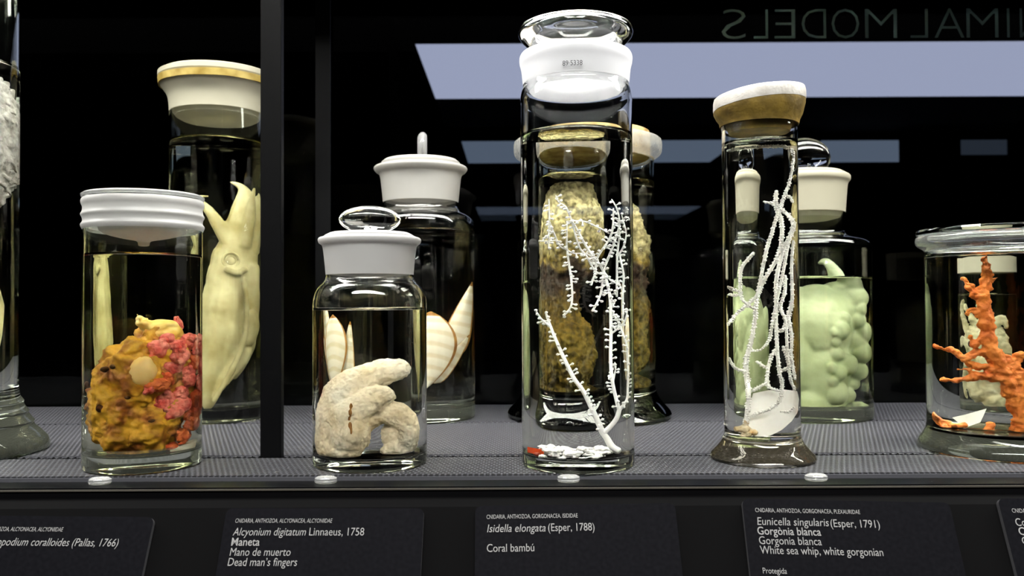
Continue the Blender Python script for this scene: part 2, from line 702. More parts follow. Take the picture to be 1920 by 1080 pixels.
def caption(px_l, py_top, px_r, lines, label, rot=0.0, h=0.125, rad=0.005):
    a = on_rail(px_l, py_top, 0.0044)
    b = on_rail(px_r, py_top, 0.0044)
    wd = b.x - a.x
    e = empty('caption_card', a)
    e.rotation_euler = (R(90) - TILT, 0, 0)          # local x right, y up the slope, z out of it
    e.rotation_mode = 'XYZ'
    rt = Matrix.Rotation(R(rot), 4, 'Z')
    bm = bmesh.new()
    pts = []
    for cx, cyy, a0 in ((wd - rad, -rad, 0), (rad, -rad, 90), (rad, -h + rad, 180), (wd - rad, -h + rad, 270)):
        for k in range(6):
            an = R(a0 + 90 * k / 5)
            pts.append((cx + rad * math.cos(an), cyy + rad * math.sin(an)))
    top = [bm.verts.new((x, y, 0)) for x, y in pts]
    bot = [bm.verts.new((x, y, -0.004)) for x, y in pts]
    bm.faces.new(top)
    bm.faces.new(list(reversed(bot)))
    for k in range(len(pts)):
        k2 = (k + 1) % len(pts)
        f = bm.faces.new([top[k], bot[k], bot[k2], top[k2]])
        f.material_index = 1
    bmesh.ops.transform(bm, matrix=rt, verts=bm.verts)
    from_bm('board', bm, e, ['caption_board', 'caption_edge'], smooth=False)
    for (txt, px, py, px_end, size, shear, weight) in lines:
        q = on_rail(px, py, 0.0048)
        loc = q - a
        o = text_mesh('caption_text', txt, size, 'caption_print', e, shear=shear, weight=weight)
        want = on_rail(px_end, py, 0.0048).x - q.x
        xs = [v.co.x for v in o.data.vertices]
        k = want / (max(xs) - min(xs))
        for v in o.data.vertices:
            v.co.x *= k
        o.data.transform(rt)
        o.location = (loc.x, loc.dot(RU), 0.0004)
    tag(e, label, 'caption', 'captions below the shelf')
    return e


IT = 0.2
TS = 0.0088
HS = 0.0048
caption(-95, 966, 290, [('CNIDARIA, ANTHOZOA, ALCYONACEA, ALCYONIIDAE', -63, 995, 117, HS, 0.15, 0),
                        ('Parerythropodium coralloides (Pallas, 1766)', -72, 1022, 220, TS, IT, 0)],
        'dark caption card under the yellow coral jar, cut off by the picture edge', -0.8)
caption(425, 953, 795, [('CNIDARIA, ANTHOZOA, ALCYONACEA, ALCYONIIDAE', 440, 980, 622, HS, 0.15, 0),
                        ('Alcyonium digitatum', 436, 1004, 573, TS, IT, 0),
                        ('Linnaeus, 1758', 578, 1004, 681, TS, 0, 0),
                        ('Maneta', 432, 1023, 485, TS, 0, 0.00008),
                        ('Mano de muerto', 429, 1042, 543, TS, 0.08, 0),
                        ('Dead man\u2019s fingers', 425, 1061, 555, TS, 0.08, 0)],
        'dark caption card reading Dead man\u2019s fingers in its last line', -0.3)
caption(891, 949, 1266, [('CNIDARIA, ANTHOZOA, GORGONACEA, ISIDIDAE', 912, 973, 1083, HS, 0, 0),
                         ('Isidella elongata', 912, 998, 1022, TS, IT, 0),
                         ('(Esper, 1788)', 1027, 996, 1114, TS, 0, 0),
                         ('Coral bamb\u00fa', 912, 1035, 1001, TS, 0, 0)],
        'dark caption card reading Coral bamb\u00fa below the tall jar', 0.6)
caption(1391, 935, 1778, [('CNIDARIA, ANTHOZOA, GORGONACEA, PLEXAURIDAE', 1416, 960, 1612, HS, 0, 0),
                          ('Eunicella singularis', 1419, 984, 1553, TS, 0.12, 0),
                          ('(Esper, 1791)', 1557, 988, 1649, TS, 0, 0),
                          ('Gorg\u00f2nia blanca', 1420, 1002, 1539, TS, 0, 0.00008),
                          ('Gorgonia blanca', 1423, 1020, 1540, TS, 0, 0),
                          ('White sea whip, white gorgonian', 1426, 1038, 1656, TS, 0, 0),
                          ('Protegida', 1430, 1075, 1475, 0.0062, 0, 0)],
        'dark caption card reading White sea whip in its fourth line', -1.4)
caption(1870, 934, 2260, [('CNIDARIA, ANTHOZOA, GORGONACEA, CORALLIIDAE', 1898, 961, 2100, HS, 0, 0),
                          ('Corallium rubrum (Linnaeus, 1758)', 1905, 986, 2140, TS, 0, 0),
                          ('Corall vermell', 1911, 1003, 2020, TS, 0, 0.00008),
                          ('Coral rojo', 1917, 1021, 2000, TS, 0, 0)],
        'dark caption card under the orange coral jar, mostly outside the picture', -1.4)

# clear round pads on the ledge
solid('pad_backing', (0.80, 0.78, 0.70), 0.5, color2=(0.45, 0.43, 0.38), scale=500)
for px, py, what in ((179, 902, 'below the yellow coral jar'), (607, 899, 'below the finger coral jar'),
                     (1067, 897, 'below the tall bamboo coral jar'), (1536, 893, 'below the footed gorgonian jar')):
    q = P(px, py, 0.712)
    e = empty('clear_pad', (q.x, 0.7195, SHELF - 0.004))
    bm = bmesh.new()
    lathe(bm, [(0, 0.0003), (0.0086, 0.0003), (0.0095, 0.0010), (0.0093, 0.0036), (0.0070, 0.0050), (0, 0.0054)], 32, wobble=0.05)
    d = from_bm('lens', bm, e, ['hazy_glass'])
    bm = bmesh.new()
    lathe(bm, [(0, 0.0), (0.0088, 0.0), (0.0088, 0.0002), (0, 0.0002)], 32)
    from_bm('backing', bm, e, ['pad_backing'])
    e.scale = (1.0, 0.72, 1.0)
    tag(e, 'small clear round pad on the black ledge ' + what, 'pad', 'clear pads along the front ledge')


# ------------------------------------------------------------------ jars
class Jar:
    def __init__(s, cx, D, label, name='specimen_jar'):
        s.cx, s.D = cx, D
        q = P(cx, 700, D)
        s.x = q.x
        s.e = tag(empty(name, (q.x, D, SHELF)), label, 'jar')
        s.ang = math.atan2(q.x, D)                       # bearing of the jar from the camera
        s.e.rotation_euler.z = -s.ang                    # local y points straight away from the camera
        s.dist = math.hypot(q.x, D)

    def r(s, hw):
        return hw * s.D * math.cos(s.ang) / F_PX

    def z(s, py):
        return P(s.cx, py, s.D).z - SHELF

    def prof(s, pts):
        return [(s.r(h), s.z(y)) for h, y in pts]

    def part(s, name, bm, m, parent=None, sharp=35, normals=True):
        return from_bm(name, bm, parent or s.e, [m] if isinstance(m, str) else m, sharp=sharp, normals=normals)

    def lathe(s, name, prof, m, parent=None, per=0, sharp=35, wobble=0.0, seg=72):
        bm = bmesh.new()
        if per:
            prof = smooth_profile(prof, per)
        lathe(bm, prof, seg, wobble=wobble)
        return s.part(name, bm, m, parent, sharp)

    def body(s, outer, wall, bottom, level, tint, gm='jar_glass', frost=None, frost_mat='ground_glass', punt=0.0, cast=None, cast_mat='cast_glass'):
        """outer: (r, z) from the base edge up to the lip.  Glass shell down to the liquid level and the liquid that wets the rest."""
        zl = level
        # inner profile = outer moved in by the wall, above the thick bottom
        zo = [z for _, z in outer]
        inner = []
        for k, (r, z) in enumerate(outer):
            if z > bottom + 0.004:
                inner.append((r - wall, z))
        # drop foot flare from the inside
        body_r = s.body_r - wall
        inner = [(min(r, body_r), z) for r, z in inner]
        # clip against level
        def rad(z):
            for (r0, z0), (r1, z1) in zip(inner, inner[1:]):
                if min(z0, z1) <= z <= max(z0, z1) and abs(z1 - z0) > 1e-9:
                    return r0 + (r1 - r0) * (z - z0) / (z1 - z0)
            return inner[0][0]
        rl = rad(zl)
        dry = [(rl, zl)] + [(r, z) for r, z in inner if z > zl + 0.0005]
        wet = [(r, z) for r, z in inner if z < zl - 0.0005]
        bm = bmesh.new()
        out = [(0, punt), (outer[0][0] * 0.75, punt * 0.8), (outer[0][0] * 0.93, 0.0)] + list(outer)
        fs = lathe(bm, out)
        top_r, top_z = outer[-1]
        fs2 = lathe(bm, [(top_r, top_z), (top_r - wall * 0.5, top_z + wall * 0.25), (dry[-1][0], dry[-1][1])] + list(reversed(dry))[1:])
        bmesh.ops.remove_doubles(bm, verts=bm.verts, dist=1e-6)
        if frost:
            for f in bm.faces:
                zc = f.calc_center_median().z
                if frost[0] < zc < frost[1]:
                    f.material_index = 1
        cz = cast if cast is not None else bottom
        for f in bm.faces:
            if f.calc_center_median().z < cz:
                f.material_index = 2
        g = s.part('glass_body', bm, [gm, frost_mat, cast_mat], normals=False)
        # liquid
        bm = bmesh.new()
        br = wet[0][0]
        zb = bottom
        side = [(0, zb), (br * 0.6, zb + 0.0002), (br * 0.86, zb + 0.0006), (br * 0.97, zb + 0.002), (br, zb + 0.005)] + [q for q in wet if q[1] > zb + 0.006] + [(rl, zl)]
        lathe(bm, side, mi=0)
        lathe(bm, [(rl, zl), (rl - 0.0008, zl - 0.0011), (rl - 0.002, zl - 0.0017), (rl - 0.004, zl - 0.002), (0, zl - 0.002)], mi=1)
        bmesh.ops.remove_doubles(bm, verts=bm.verts, dist=1e-6)
        s.part('liquid', bm, tint, normals=False, sharp=50)
        s.inner_r, s.bottom, s.level = br, bottom, zl
        return g

    def q(s, px, py, dy=0.0, k=None):
        """Point inside the liquid (relative to the jar base): undoes the sideways and slight vertical magnification of the liquid cylinder."""
        k = k or IOR_L
        Rr = s.body_r
        si = max(Rr + dy, 1e-4)
        sp = 1.0 / (k / si - (k - 1) / Rr)               # image distance behind the front of the jar
        mag = k * sp / si
        near = s.dist - Rr
        d = ray(px, py)
        z = EYE.z + d.z / math.hypot(d.x, d.y) * (near + si / k) - SHELF
        x = math.tan(math.atan2(d.x, d.y) - s.ang) * (near + sp) / mag
        return Vector((x, dy, z))

    def rx(s, hw):
        return s.r(hw) / IOR_L

    def place(s, name, label, cat, bm=None, m=None, sharp=0, group=None, normals=True, z=0.0):
        """A specimen: its mesh is built relative to the jar base, the object sits at the jar axis."""
        o = from_bm(name, bm, None, [m] if isinstance(m, str) else m, sharp=sharp, normals=normals)
        o.location = s.e.location
        o.rotation_euler.z = -s.ang
        tag(o, label, cat, group)
        return o


CLEAR = liquid_mats('clear_liquid', (0.985, 0.985, 0.965))
YEL = liquid_mats('yellow_liquid', (0.98, 0.97, 0.89))
GRN = liquid_mats('green_liquid', (0.96, 0.975, 0.88))


def cyl_outer(j, hw, top, extra=None, foot=None):
    """outer profile of a straight jar; foot = list of (hw, height in m)"""
    r = j.r(hw)
    j.body_r = r
    p = []
    if foot:
        for (h, zz) in foot:
            p.append((j.r(h), zz))
    else:
        p += [(r - 0.003, 0.0), (r - 0.0008, 0.0010), (r, 0.0035)]
    z0 = p[-1][1]
    zt = j.z(top)
    for k in range(1, 13):
        p.append((r, z0 + (zt - z0) * k / 12))
    if extra:
        p += [tuple(v) for v in smooth_profile([p[-1]] + j.prof(extra), 3)[1:]]
    return p


# --- jar with yellow sponge and pink coral
j2 = Jar(269, 0.780, 'wide jar with a threaded white collar holding the yellow and pink coral')
j2.body(cyl_outer(j2, 113, 432, [(113, 428), (110, 420), (109, 380)]), 0.0025, 0.013, j2.z(478), YEL, 'jar_glass_green')
j2.lathe('threaded_collar', [(j2.r(h), j2.z(y)) for h, y in
         ((113.5, 433), (116, 429), (117, 424), (113.5, 419), (114, 412), (117, 406), (114, 400), (113.5, 392), (116, 386), (116.5, 381), (114, 376), (110.5, 376))], 'ground_glass_dense', per=3)
st = j2.lathe('lid', [(0, j2.z(372)), (j2.r(108), j2.z(372)), (j2.r(116), j2.z(374)), (j2.r(117), j2.z(369)), (j2.r(112), j2.z(366)), (j2.r(60), j2.z(365)), (0, j2.z(365))], 'hazy_glass')
j2.lathe('plug', [(0, j2.z(462)), (j2.r(10), j2.z(461)), (j2.r(14), j2.z(452)), (j2.r(40), j2.z(447)), (j2.r(75), j2.z(438)), (j2.r(86), j2.z(426)), (j2.r(88), j2.z(380)), (0, j2.z(376))], 'ground_glass', st, per=3)

# --- squid jar at the back
j3 = Jar(408, 1.10, 'tall jar with a cream flanged stopper holding the squid, half hidden by the post')
j3.body(cyl_outer(j3, 91, 215, [(92, 200), (95, 185), (104, 172), (109, 166), (108, 163)]), 0.003, 0.014, j3.z(268), YEL, 'jar_glass_green',
        frost=(j3.z(217), j3.z(160)), frost_mat='ground_glass_cream')
st = j3.lathe('stopper', [(0, j3.z(226)), (j3.r(70), j3.z(227)), (j3.r(80), j3.z(222)), (j3.r(84), j3.z(200)), (j3.r(88), j3.z(166)), (j3.r(104), j3.z(163)), (j3.r(108), j3.z(156)), (j3.r(112), j3.z(152)), (j3.r(112), j3.z(144)), (j3.r(104), j3.z(140)), (0, j3.z(140))], 'ground_glass_cream')
solid('old_wax', (0.22, 0.14, 0.015), 0.5, color2=(0.40, 0.30, 0.08), scale=60)
j3.lathe('wax_seal', [(j3.r(100), j3.z(166)), (j3.r(111), j3.z(167)), (j3.r(112.5), j3.z(155)), (j3.r(103), j3.z(154))], 'old_wax', wobble=0.012)

# --- finger coral jar in front
j5 = Jar(694, 0.785, 'wide-mouthed jar with an oval glass knob holding the cream finger coral')
j5.body(cyl_outer(j5, 107, 585, [(107, 572), (105, 556), (98, 540), (88, 530), (83, 522), (83, 510), (86, 480), (89, 462), (95, 457), (97, 451), (95, 447), (91, 446)]),
        0.0025, 0.009, j5.z(577), CLEAR, frost=(j5.z(517), j5.z(440)), frost_mat='ground_glass_dense')
st = j5.lathe('stopper', [(0, j5.z(505)), (j5.r(70), j5.z(505)), (j5.r(80), j5.z(450)), (j5.r(84), j5.z(447)), (j5.r(84), j5.z(442)), (j5.r(74), j5.z(437)), (j5.r(40), j5.z(434)), (0, j5.z(432))], 'ground_glass_dense', wobble=0.02)
bm = bmesh.new()
ball(bm, (0, 0, j5.z(412)), (j5.r(59), j5.r(20), j5.r(27)), 4)
lathe(bm, [(j5.r(26), j5.z(436)), (j5.r(20), j5.z(430)), (j5.r(16), j5.z(424)), (0, j5.z(424))], 24)
b2 = remesh(bm, 0.0012, 3)
j5.part('knob', b2, 'jar_glass', st, sharp=0)

# --- clam jar at the back
j6 = Jar(790, 1.10, 'round-shouldered jar at the back with an upright fin stopper holding the shells')
j6.body(cyl_outer(j6, 101, 440, [(101, 428), (98, 414), (88, 405), (76, 399), (71, 392), (71, 380), (74, 350), (77, 330), (84, 324), (88, 318), (86, 314), (82, 313)]),
        0.003, 0.015, j6.z(434), CLEAR, frost=(j6.z(382), j6.z(308)))
st = j6.lathe('stopper', [(0, j6.z(375)), (j6.r(60), j6.z(375)), (j6.r(71), j6.z(320)), (j6.r(74), j6.z(312)), (j6.r(74), j6.z(306)), (j6.r(68), j6.z(301)), (0, j6.z(300))], 'ground_glass')
bm = bmesh.new()
ball(bm, (0.002, 0, j6.z(275)), (j6.r(10), j6.r(36), j6.r(27)), 4)
for v in bm.verts:
    v.co.x = max(-j6.r(9) + 0.002, min(j6.r(9) + 0.002, v.co.x * 1.3))
j6.part('knob', bm, 'hazy_glass', st, sharp=50)

# --- tall bamboo coral jar
j7 = Jar(1083, 0.775, 'tallest clear cylinder jar with a flat glass disc stopper holding the bamboo coral')
j7.body(cyl_outer(j7, 105, 200, [(105, 186), (103, 174), (100, 164), (101, 150), (103, 132), (106, 120), (106, 110), (103, 104), (100, 103)]),
        0.0025, 0.010, j7.z(254), CLEAR, frost=(j7.z(160), j7.z(98)), frost_mat='ground_glass_bright')
st = j7.lathe('stopper', [(0, j7.z(150)), (j7.r(60), j7.z(152)), (j7.r(78), j7.z(158)), (j7.r(86), j7.z(171)), (j7.r(89), j7.z(168)), (j7.r(92), j7.z(140)), (j7.r(95), j7.z(108)), (j7.r(88), j7.z(104))], 'plug_glass', per=2)
j7.lathe('knob', [(0, j7.z(104)), (j7.r(60), j7.z(101)), (j7.r(76), j7.z(94)), (j7.r(94), j7.z(82)), (j7.r(106), j7.z(70)), (j7.r(108), j7.z(60)), (j7.r(103), j7.z(53)), (j7.r(85), j7.z(50)), (j7.r(40), j7.z(52)), (0, j7.z(53))], 'jar_glass', st, per=4, sharp=0)
solid('ink', (0.05, 0.05, 0.06), 0.7)
tx = text_mesh('number_mark', '89\u00b75338', 0.0062, 'ink', j7.e, width=0.9)
nx = [v.co.x for v in tx.data.vertices]
nk = 0.0168 / (max(nx) - min(nx))
for v in tx.data.vertices:                        # wrap the number round the collar
    a = ((v.co.x - min(nx)) * nk - 0.0084 - 0.0027) / j7.r(105)
    zz = v.co.y + P(1083, 122, j7.D - j7.r(106)).z - SHELF
    rr = j7.r(106.4)
    v.co = (rr * math.sin(a), -rr * math.cos(a), zz)

# --- brown sponge jar at the back
j8 = Jar(1104, 1.10, 'footed jar with a corked rim behind the tallest jar, holding the brown sponge')
j8.body(cyl_outer(j8, 124, 310, [(124, 304), (128, 299), (137, 292), (139, 281), (138, 268), (130, 264)],
                  foot=[(146, 0.0), (152, 0.002), (153, 0.006), (150, 0.010), (140, 0.017), (130, 0.026), (125.5, 0.034), (124, 0.042)]),
        0.0035, 0.036, j8.z(345), YEL, 'jar_glass_green', frost=(j8.z(303), j8.z(255)), frost_mat='rim_crust', cast=0.0)
solid('cork', (0.34, 0.20, 0.05), 0.7, color2=(0.62, 0.48, 0.22), scale=45, bump=0.3)
j8.lathe('cork_stopper', [(0, j8.z(300)), (j8.r(116), j8.z(300)), (j8.r(117), j8.z(262)), (j8.r(116), j8.z(252)), (0, j8.z(251))], 'cork')

# --- slim footed jar with the white gorgonian
solid('cork_dark', (0.12, 0.075, 0.010), 0.55, color2=(0.28, 0.18, 0.03), scale=60, bump=0.3)
j9 = Jar(1428, 0.795, 'slim footed jar with a waxed brown cork holding the white sea whip')
j9.body(cyl_outer(j9, 72, 250, [(72, 244), (73, 236)],
                  foot=[(92, 0.0), (98, 0.001), (100, 0.003), (97, 0.006), (88, 0.010), (78, 0.016), (73, 0.022), (72, 0.027)]),
        0.0025, 0.020, j9.z(268), CLEAR, cast_mat='cast_warm')
st = j9.lathe('cork_stopper', [(0, j9.z(250)), (j9.r(58), j9.z(250)), (j9.r(64), j9.z(236)), (j9.r(75), j9.z(237)), (j9.r(77), j9.z(228)), (j9.r(82), j9.z(220)), (j9.r(87), j9.z(205)), (j9.r(87), j9.z(196)), (0, j9.z(196))], 'cork_dark', wobble=0.01)
tilt_j9 = lambda o: [setattr(v.co, 'z', v.co.z + 0.10 * v.co.x * max(0.0, min(1.0, (v.co.z - j9.z(225)) / 0.012))) for v in o.data.vertices]
tilt_j9(st)
solid('wax_white', (0.72, 0.69, 0.66), 0.45, color2=(0.55, 0.51, 0.47), scale=70, bump=0.2)
wx = j9.lathe('wax_cap', [(j9.r(80), j9.z(201)), (j9.r(87.5), j9.z(200)), (j9.r(88), j9.z(190)), (j9.r(87), j9.z(180)), (j9.r(80), j9.z(175)), (j9.r(40), j9.z(173)), (0, j9.z(173))], 'wax_white', st, per=2, wobble=0.012)
tilt_j9(wx)

# --- green specimen jar at the back
j10 = Jar(1510, 1.10, 'broad-shouldered jar at the back with a round disc knob holding the pale green specimen')
j10.body(cyl_outer(j10, 125, 480, [(125, 470), (123, 460), (114, 453), (95, 448), (82, 444), (77, 437), (77, 420), (79, 390), (82, 355), (84, 346), (88, 341), (88, 334), (85, 331)]),
         0.003, 0.014, j10.z(521), GRN, 'jar_glass_green', frost=(j10.z(402), j10.z(326)), frost_mat='ground_glass_cream')
st = j10.lathe('stopper', [(0, j10.z(412)), (j10.r(50), j10.z(414)), (j10.r(68), j10.z(410)), (j10.r(74), j10.z(400)), (j10.r(80), j10.z(340)), (j10.r(80), j10.z(328)), (j10.r(72), j10.z(324)), (0, j10.z(322))], 'ground_glass_cream')
bm = bmesh.new()
ball(bm, (0, 0, j10.z(298)), (j10.r(52), j10.r(16), j10.r(42)), 4)
lathe(bm, [(j10.r(34), j10.z(326)), (j10.r(26), j10.z(318)), (j10.r(20), j10.z(312)), (0, j10.z(312))], 24)
j10.part('knob', remesh(bm, 0.0014, 3), 'jar_glass', st, sharp=0)

# --- orange coral jar at the picture edge
j11 = Jar(1880, 0.835, 'short wide footed jar with a flat glass lid holding the orange branching coral')
j11.body(cyl_outer(j11, 150, 475, [(150, 468), (155, 464), (165, 458), (168, 450), (166, 442), (160, 440)],
                   foot=[(162, 0.0), (169, 0.002), (170, 0.005), (166, 0.009), (158, 0.014), (152, 0.020), (150, 0.026)]),
         0.003, 0.020, j11.z(478), CLEAR, 'jar_glass_green', frost=(j11.z(468), j11.z(430)), frost_mat='rim_haze')
j11.lathe('lid', [(0, j11.z(439)), (j11.r(160), j11.z(439)), (j11.r(166), j11.z(438)), (j11.r(167), j11.z(433)), (j11.r(164), j11.z(429)), (0, j11.z(429))], 'jar_glass_green')

# --- slim jar behind it
j12 = Jar(1915, 1.10, 'slim cream-capped jar behind the orange coral jar, seen through its glass')
j12.body(cyl_outer(j12, 62, 520, [(62, 512), (62, 470), (64, 462)]), 0.0025, 0.012, j12.z(550), YEL, frost=(j12.z(508), j12.z(455)), frost_mat='ground_glass_cream')
j12.lathe('stopper', [(0, j12.z(505)), (j12.r(54), j12.z(505)), (j12.r(58), j12.z(464)), (j12.r(66), j12.z(461)), (j12.r(66), j12.z(450)), (0, j12.z(448))], 'ground_glass_cream')

# --- jar at the left picture edge
j1 = Jar(-66, 0.85, 'very tall footed jar cut off at the left picture edge')
j1.body(cyl_outer(j1, 104, -90, foot=[(160, 0.0), (168, 0.002), (169, 0.006), (164, 0.012), (150, 0.019), (138, 0.024), (135, 0.027), (137, 0.029), (128, 0.034), (124, 0.037), (126, 0.039), (117, 0.044), (115, 0.047), (116, 0.049), (108, 0.054), (106, 0.060), (104, 0.066)]),
        0.003, 0.052, j1.z(120), CLEAR, 'jar_glass_green')
j1.lathe('stopper', [(0, j1.z(-60)), (j1.r(96), j1.z(-60)), (j1.r(99), j1.z(-88)), (j1.r(110), j1.z(-92)), (j1.r(112), j1.z(-110)), (0, j1.z(-112))], 'ground_glass')

#SPECIMENS
from mathutils.bvhtree import BVHTree


def blob(j, bm, px, py, rx, ry, dy=0.0, rd=None, sub=3):
    """Ellipsoid given by its apparent centre and radii in pixels; rd = depth radius in metres."""
    return ball(bm, j.q(px, py, dy), (j.rx(rx), rd if rd is not None else j.rx(rx), j.r(ry)), sub)


def strand(j, bm, pts, seg=8, per=5, dy=0.0):
    """Tube through apparent pixels (px, py, radius px[, dy])."""
    return tube(bm, [j.q(p[0], p[1], p[3] if len(p) > 3 else dy) for p in pts], [j.rx(p[2]) * 1.15 for p in pts], seg, per)


def child(o, name, bm, m, sharp=0, label=None):
    c = from_bm(name, bm, o, [m] if isinstance(m, str) else m, sharp=sharp)
    if label:
        c['label'] = label
    return c


def clamp_in(bm, r, z0=None, z1=None):
    """Keep a soft body inside the jar it lies in."""
    for v in bm.verts:
        h = math.hypot(v.co.x, v.co.y)
        if h > r:
            v.co.x *= r / h
            v.co.y *= r / h
        if z0 is not None and v.co.z < z0:
            v.co.z = z0
        if z1 is not None and v.co.z > z1:
            v.co.z = z1


def front_hit(bvh, p, back=0.004):
    h = bvh.ray_cast(Vector((p.x, -1, p.z)), Vector((0, 1, 0)))
    return Vector((p.x, (h[0].y if h[0] else 0) + back, p.z))


# ---- yellow sponge with pink coral knobs
solid('sponge_yellow', (0.24, 0.065, 0.005), 0.6, color2=(0.60, 0.31, 0.016), scale=55, lo=0.38, hi=0.58, bump=0.5, bscale=240)
solid('sponge_flap', (0.72, 0.46, 0.08), 0.55, color2=(0.85, 0.70, 0.35), scale=60)
solid('pale_lobe', (0.80, 0.60, 0.30), 0.5, color2=(0.75, 0.48, 0.15), scale=60)
solid('coral_pink', (0.60, 0.06, 0.05), 0.6, color2=(0.82, 0.25, 0.21), scale=130, bump=0.6, bscale=500)
solid('coral_orange', (0.46, 0.055, 0.012), 0.6, color2=(0.66, 0.16, 0.04), scale=90, bump=0.6, bscale=450)
solid('patch_brown', (0.10, 0.035, 0.006), 0.7)
bm = bmesh.new()
for b in ((228, 772, 66, 82, 0.0), (270, 800, 64, 62, 0.0), (262, 705, 82, 75, 0.0), (205, 735, 38, 66, -0.006), (305, 665, 60, 52, 0.002), (338, 702, 40, 66, 0.004), (252, 845, 46, 22, 0.0),
          (290, 640, 40, 36, 0.0), (215, 800, 40, 50, -0.01), (250, 660, 30, 28, -0.012), (190, 770, 26, 50, 0.0), (310, 765, 44, 50, 0.0)):
    blob(j2, bm, b[0], b[1], b[2], b[3], b[4], min(0.036, j2.rx(b[2]) * 1.1))
bm = remesh(bm, 0.0011, 3)
roughen(bm, 0.0046, 90, 5)
clamp_in(bm, j2.inner_r - 0.0015, j2.bottom + 0.001)
bvh = BVHTree.FromBMesh(bm)
yel = j2.place('sponge', 'lumpy yellow-orange sponge overgrown with pink coral knobs in the threaded jar', 'sponge', bm, 'sponge_yellow')
bm = bmesh.new()
for b in ((300, 612, 42, 13), (272, 606, 18, 8), (318, 625, 30, 18), (262, 597, 6, 6), (290, 626, 24, 14)):
    blob(j2, bm, b[0], b[1], b[2], b[3], -0.002, 0.010)
strand(j2, bm, [(275, 606, 5), (262, 596, 3), (256, 588, 1.5)])
strand(j2, bm, [(275, 604, 4), (274, 596, 2), (280, 597, 1)])
bm = remesh(bm, 0.001, 2)
roughen(bm, 0.0015, 120, 2)
child(yel, 'torn_flap', bm, 'sponge_flap', label='pale yellow torn flap')
bm = bmesh.new()
c = front_hit(bvh, j2.q(268, 697, -0.03), 0.002)
ball(bm, c, (j2.rx(30), 0.008, j2.r(30)), 4)
roughen(bm, 0.001, 120, 2)
child(yel, 'pale_lobe', bm, 'pale_lobe', label='smooth cream lobe')
KN = [(325, 612, 9, 16), (312, 640, 17, 15), (297, 655, 22, 17), (345, 643, 20, 17), (368, 655, 16, 18), (335, 668, 24, 15), (358, 682, 20, 18), (376, 690, 10, 22),
      (318, 690, 26, 13), (345, 700, 18, 13), (312, 711, 14, 13), (350, 716, 16, 13), (372, 722, 12, 18), (296, 722, 28, 13), (282, 728, 14, 10), (333, 738, 17, 16), (300, 755, 26, 24),
      (335, 762, 22, 15), (362, 752, 18, 20), (322, 775, 22, 13), (353, 778, 20, 14), (374, 760, 8, 18), (352, 800, 15, 16), (334, 824, 14, 14), (314, 846, 14, 10), (372, 640, 8, 12), (330, 650, 18, 12)]
for k, (px, py, rx, ry) in enumerate(KN):
    bm = bmesh.new()
    c = front_hit(bvh, j2.q(px, py, -0.024), 0.0025)
    ball(bm, c, (j2.rx(rx) * 1.12, 0.0078, j2.r(ry) * 1.12), 2)
    for _ in range(7):                              # knobbly outgrowths
        d = Vector((random.uniform(-1, 1), random.uniform(-1, 0.2), random.uniform(-1, 1)))
        ball(bm, c + Vector((d.x * j2.rx(rx) * 0.9, d.y * 0.0055, d.z * j2.r(ry) * 0.9)), (j2.rx(rx) * 0.42, 0.0034, j2.r(ry) * 0.42), 2)
    bm = remesh(bm, 0.0007, 2)
    roughen(bm, 0.0010, 260 + 5 * k, 3)
    clamp_in(bm, j2.inner_r - 0.0010, j2.bottom + 0.001)
    child(yel, 'coral_knob', bm, 'coral_orange' if (px + py) > 1105 or k in (6, 10, 13) else 'coral_pink')
for px, py, rx, ry in ((186, 768, 11, 8), (200, 694, 14, 6), (212, 688, 8, 5), (170, 726, 8, 7), (240, 745, 8, 5), (285, 790, 10, 4)):  # small dark brown lumps set on the sponge surface
    bm = bmesh.new()
    ball(bm, front_hit(bvh, j2.q(px, py, -0.024), 0.0008), (j2.rx(rx), 0.0022, j2.r(ry)), 2)
    child(yel, 'brown_patch', bm, 'patch_brown')


def sheet(name, j, corners, th, m, label, cat, bend=0.0, dys=None):
    """Thin card from apparent pixel corners (4, in order)."""
    bm = bmesh.new()
    ps = [j.q(c[0], c[1], c[2]) for c in corners]
    nu, nv = 8, 4
    g = []
    for a in range(nv + 1):
        row = []
        for b in range(nu + 1):
            u, v = b / nu, a / nv
            p = (ps[0] * (1 - u) + ps[1] * u) * (1 - v) + (ps[3] * (1 - u) + ps[2] * u) * v
            p = p + Vector((0, bend * math.sin(math.pi * u), 0))
            row.append(bm.verts.new(p))
        g.append(row)
    for a in range(nv):
        for b in range(nu):
            bm.faces.new([g[a][b], g[a][b + 1], g[a + 1][b + 1], g[a + 1][b]])
    bmesh.ops.solidify(bm, geom=bm.faces[:], thickness=th)
    return j.place(name, label, cat, bm, m, sharp=40)


sheet('paper_tag', j2, [(318, 838, 0.004), (372, 824, 0.008), (373, 843, -0.006), (320, 853, -0.014)], 0.0005, 'paper', 'white paper tag lying beside the yellow sponge', 'paper tag')

